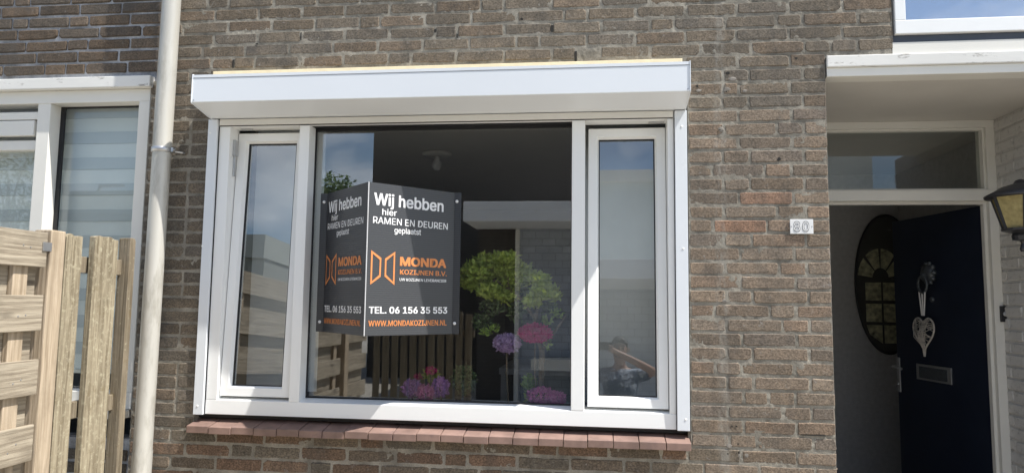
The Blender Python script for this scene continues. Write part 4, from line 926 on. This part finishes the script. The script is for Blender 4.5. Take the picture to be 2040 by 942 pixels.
Bx('bench_wall', M['cpaint'], ext, -1.0, 3.5, -8.0, -7.6, 0.55, 0.72)
gar = thing('garage', (-6.4, -9, 0), 'low grey green flat roofed garage mirrored in the left window light', 'building')
Bx('wall', pmat('grey_green_boarding', (0.24, 0.26, 0.24), 0.8, 0.08), gar, -9.5, -5.65, -10.9, -8.0, 0, 3.05)
Bx('roof_edge', pmat('grey_green_fascia', (0.36, 0.39, 0.36), 0.7, 0.05), gar, -9.6, -5.62, -10.95, -7.9, 3.051, 3.45)
o = Bx('door', M['cpaint'], gar, -6.7, -5.8, -7.995, -7.95, 0.05, 2.1); Bx('pane', M['gasket'], o, -6.55, -5.95, -7.949, -7.945, 1.2, 1.95)
for x0 in (-7.9, -7.1): Bx('pilaster', M['cpaint'], gar, x0, x0+0.12, -7.996, -7.93, 0, 3.04)
yf = thing('slatted_yard_fence', (-1.9, -4.4, 0), 'grey upright slat fence of the yard mirrored below the sign', 'fence')
for i in range(11):
    x = -2.5+0.105*i; MB().box(x, x+0.075, -4.42, -4.40, 0.05, 1.46+rf.uniform(-.02, .02)).build('slat', M['wood_o'], yf, 0.003)
for z_ in (0.4, 1.2): Bx('rail', M['wood_o'], yf, -2.52, -1.35, -4.455, -4.421, z_, z_+0.07)
def tree(x, y, h, rx, label, seed, n=2600, mat=None):
    rb_ = random.Random(seed); t = thing('tree', (x, y, 0), label, 'tree', None); m = MB()
    m.tube([(x, y, 0), (x+0.05, y, h*0.35), (x-0.05, y, h*0.75)], [0.16, 0.12, 0.05], 10)
    lv = MB()
    for k in range(11):
        a = rb_.uniform(0, 6.28); z_ = h*rb_.uniform(0.45, 0.9); rr_ = rx*rb_.uniform(0.2, 0.75)*(1.25-z_/h*0.6); c = (x+rr_*math.cos(a), y+rr_*math.sin(a), z_)
        m.tube([(x, y, z_*0.62), ((x+c[0])/2, (y+c[1])/2, z_*0.86), c], [0.06, 0.04, 0.015], 6); quads(lv, c, n//11, rx*0.42, rx*0.42, h*0.10, 0.16, rb_, 0.2)
    m.build('trunk', M['bark'], t); lv.build('crown', mat or M['lf_dark'], t)
tree(-8.6, -20, 6.3, 1.6, 'dark tree beyond the yard mirrored at top left of the large pane', 31)
tree(-22.5, -21, 8.0, 2.6, 'broad green tree mirrored in the neighbouring window', 32, 3200, leaf_mat('tree_leaf', (0.12, 0.18, 0.05), (0.03, 0.05, 0.015)))
sp = thing('street_lamp', (-14.2, -15, 0), 'thin street lamp with flat arm mirrored in the neighbouring window', 'street lamp')
MB().tube([(-14.2, -15, 0), (-14.2, -15, 4.6), (-14.1, -15, 4.75)], [0.06, 0.045, 0.04], 10).build('pole', M['steel'], sp); MB().box(-14.15, -13.4, -15.06, -14.94, 4.72, 4.80).build('lamp_head', M['steel'], sp, 0.01)

# ------------------------------------------------------------------ the photographer (seen mirrored in the right light)
def skin(name, chains, mat, parent=None, sub=2):
    """chains: list of lists of (x,y,z,r); equal positions join"""
    me = bpy.data.meshes.new(name); vs = []; es = []; rr = []; idx = {}
    for ch in chains:
        prev = None
        for (x, y, z, r_) in ch:
            k = (round(x, 3), round(y, 3), round(z, 3))
            if k not in idx: idx[k] = len(vs); vs.append((x, y, z)); rr.append(r_)
            i = idx[k]
            if prev is not None and prev != i: es.append((prev, i))
            prev = i
    me.from_pydata(vs, es, []); o = bpy.data.objects.new(name, me); col.objects.link(o)
    sm = o.modifiers.new('skin', 'SKIN'); sm.use_smooth_shade = True
    for i, r_ in enumerate(rr):
        q = r_ if isinstance(r_, tuple) else (r_, r_); me.skin_vertices[0].data[i].radius = q; me.skin_vertices[0].data[i].use_root = (i == 0)
    s2 = o.modifiers.new('sub', 'SUBSURF'); s2.levels = sub; s2.render_levels = sub
    dg = bpy.context.evaluated_depsgraph_get(); nm = bpy.data.meshes.new_from_object(o.evaluated_get(dg)); bpy.data.objects.remove(o)
    nm.name = name; nm.materials.clear(); nm.materials.append(mat)
    for p_ in nm.polygons: p_.use_smooth = True
    return link(bpy.data.objects.new(name, nm), parent)
def tiedye():
    m, t, b = newmat('blue_white_patterned_shirt'); n_ = noise(t, pos(t), 9, 6, 0.75)
    t.links.new(mix(t, rmp(t, n_, 0.48, 0.60), (0.02, 0.035, 0.07), (0.60, 0.66, 0.75)), b.inputs['Base Color']); b.inputs['Roughness'].default_value = 0.9; return m
M['skin'] = pmat('skin', (0.30, 0.17, 0.115), 0.55, 0.05, 10); M['hair'] = pmat('dark_hair', (0.012, 0.010, 0.009), 0.6, 0.2, 60)
M['jeans'] = pmat('dark_jeans', (0.03, 0.035, 0.05), 0.9); M['phone'] = pmat('black_phone', (0.01, 0.01, 0.012), 0.2)
PX, PY = 0.15, -3.60
person = thing('person', (PX, PY, 0), 'person in blue and white patterned shirt holding up a phone, mirrored in glass', 'person')
b_ = []
b_.append([(PX, PY, 0.92, (0.15, 0.11)), (PX, PY, 1.10, (0.14, 0.10)), (PX, PY+0.01, 1.26, (0.17, 0.115)), (PX, PY, 1.37, (0.15, 0.09)), (PX, PY+0.01, 1.43, 0.055), (PX, PY+0.03, 1.48, 0.052), (PX, PY+0.05, 1.535, (0.070, 0.082)), (PX, PY+0.045, 1.60, (0.074, 0.092)), (PX, PY+0.04, 1.655, (0.058, 0.072))])
for s_, ex, ez, hx in ((-1, -0.27, 1.30, -0.085), (1, 0.33, 1.38, 0.075)):
    sh_ = (PX+0.17*s_, PY, 1.345, 0.055)
    b_.append([(PX, PY, 1.37, (0.15, 0.09)), sh_, (PX+ex, PY+0.10, ez, 0.042), ((PX+ex+hx)/2, PY+0.22, (ez+1.57)/2, 0.036), (hx+0.01*s_, -3.315, 1.565, 0.026), (hx, -3.285, 1.58, (0.026, 0.018))])
for s_ in (-1, 1):
    b_.append([(PX, PY, 0.92, (0.15, 0.11)), (PX+0.09*s_, PY, 0.84, 0.09), (PX+0.10*s_, PY+0.01, 0.48, 0.06), (PX+0.10*s_, PY-0.02, 0.10, 0.042), (PX+0.105*s_, PY+0.0, 0.045, 0.045), (PX+0.115*s_, PY+0.13, 0.035, 0.035)])
body = skin('body', b_, M['skin'], person)
for s_, hx in ((-1, -0.085), (1, 0.075)):
    for f in range(4):
        zf = 1.60-0.017*f
        skin('finger', [[(hx+0.005*s_, -3.285, zf-0.012, 0.0085), (hx+0.022*s_*0.2, -3.262, zf, 0.0085), (hx-0.012*s_, -3.250, zf+0.002, 0.008), (hx-0.032*s_, -3.2495, zf+0.003, 0.007)]], M['skin'], person, 1)
    skin('thumb', [[(hx, -3.29, 1.575, 0.011), (hx-0.015*s_, -3.292, 1.563, 0.010), (hx-0.04*s_, -3.288, 1.575, 0.008)]], M['skin'], person, 1)
# clothes as slightly larger shells
sh1 = [[(PX, PY, 0.90, (0.17, 0.13)), (PX, PY, 1.10, (0.162, 0.122)), (PX, PY+0.01, 1.26, (0.188, 0.135)), (PX, PY, 1.375, (0.162, 0.10)), (PX, PY+0.005, 1.40, (0.075, 0.07))]]
for s_, ex, ez in ((-1, -0.27, 1.30), (1, 0.33, 1.38)):
    sx, sz = PX+0.17*s_, 1.345; sh1.append([(PX, PY, 1.375, (0.162, 0.10)), (sx, PY, sz, 0.072), (sx+(PX+ex-sx)*0.75, PY+0.075, sz+(ez-sz)*0.75, 0.062)])
skin('shirt', sh1, tiedye(), person)
tr_ = []
for s_ in (-1, 1): tr_.append([(PX, PY, 0.93, (0.158, 0.12)), (PX+0.09*s_, PY, 0.84, 0.102), (PX+0.10*s_, PY+0.01, 0.48, 0.074), (PX+0.10*s_, PY-0.02, 0.09, 0.06)])
skin('trousers', tr_, M['jeans'], person)
hc = (PX, PY+0.045, 1.60)
hm = bmesh.new(); bmesh.ops.create_icosphere(hm, subdivisions=3, radius=1)
rb3 = random.Random(2)
for v in list(hm.verts):
    if v.co.z < 0.05 and v.co.y > -0.25 or v.co.z < -0.45 or (v.co.y > 0.72 and v.co.z < 0.5): hm.verts.remove(v)
for v in hm.verts: v.co = Vector((v.co.x*0.083, v.co.y*0.103-0.004, v.co.z*0.098+0.02))*rb3.uniform(0.99, 1.03)+Vector(hc)
me = bpy.data.meshes.new('hair'); hm.to_mesh(me); hm.free(); me.materials.append(M['hair']); ho = link(bpy.data.objects.new('hair', me), person); q_ = ho.modifiers.new('t', 'SOLIDIFY'); q_.thickness = 0.012
fy = PY+0.045+0.088
MB().lathe([(0.009, 0.0), (0.013, 0.018), (0.007, 0.045), (0.003, 0.05)], (PX, fy, 1.555), 8).build('nose', M['skin'], person, smooth=True)
for s_ in (-1, 1):
    MB().lathe([(0.002, -0.006), (0.011, 0.0), (0.009, 0.004), (0.002, 0.006)], (PX+0.03*s_, fy-0.013, 1.595), 10, 'y').build('eye', M['hair'], person)
    MB().box(PX+0.03*s_-0.017, PX+0.03*s_+0.017, fy-0.016, fy-0.006, 1.612, 1.619).build('eyebrow', M['hair'], person)
    MB().lathe([(0.004, -0.004), (0.024, 0), (0.02, 0.008), (0.004, 0.012)], (PX+0.076*s_, PY+0.04, 1.585), 12, 'y').build('ear', M['skin'], person)
MB().box(PX-0.022, PX+0.022, fy-0.014, fy-0.003, 1.528, 1.536).build('mouth', pmat('lips', (0.28, 0.12, 0.10), 0.5), person, 0.003)
bd = skin('beard', [[(PX-0.05, PY+0.085, 1.545, 0.016), (PX-0.025, PY+0.118, 1.515, 0.014), (PX+0.025, PY+0.118, 1.515, 0.014), (PX+0.05, PY+0.085, 1.545, 0.016)]], M['hair'], person, 1)
ph = thing('smartphone', (0.0, -3.26, 1.56), 'black smartphone held up sideways by the mirrored person', 'phone')
MB().box(-0.085, 0.078, -3.268, -3.2595, 1.563, 1.637).build('phone_body', M['phone'], ph, 0.003)
MB().box(0.045, 0.072, -3.2594, -3.257, 1.585, 1.630).build('camera_bump', M['phone'], ph, 0.001)
print('bricks', nb)
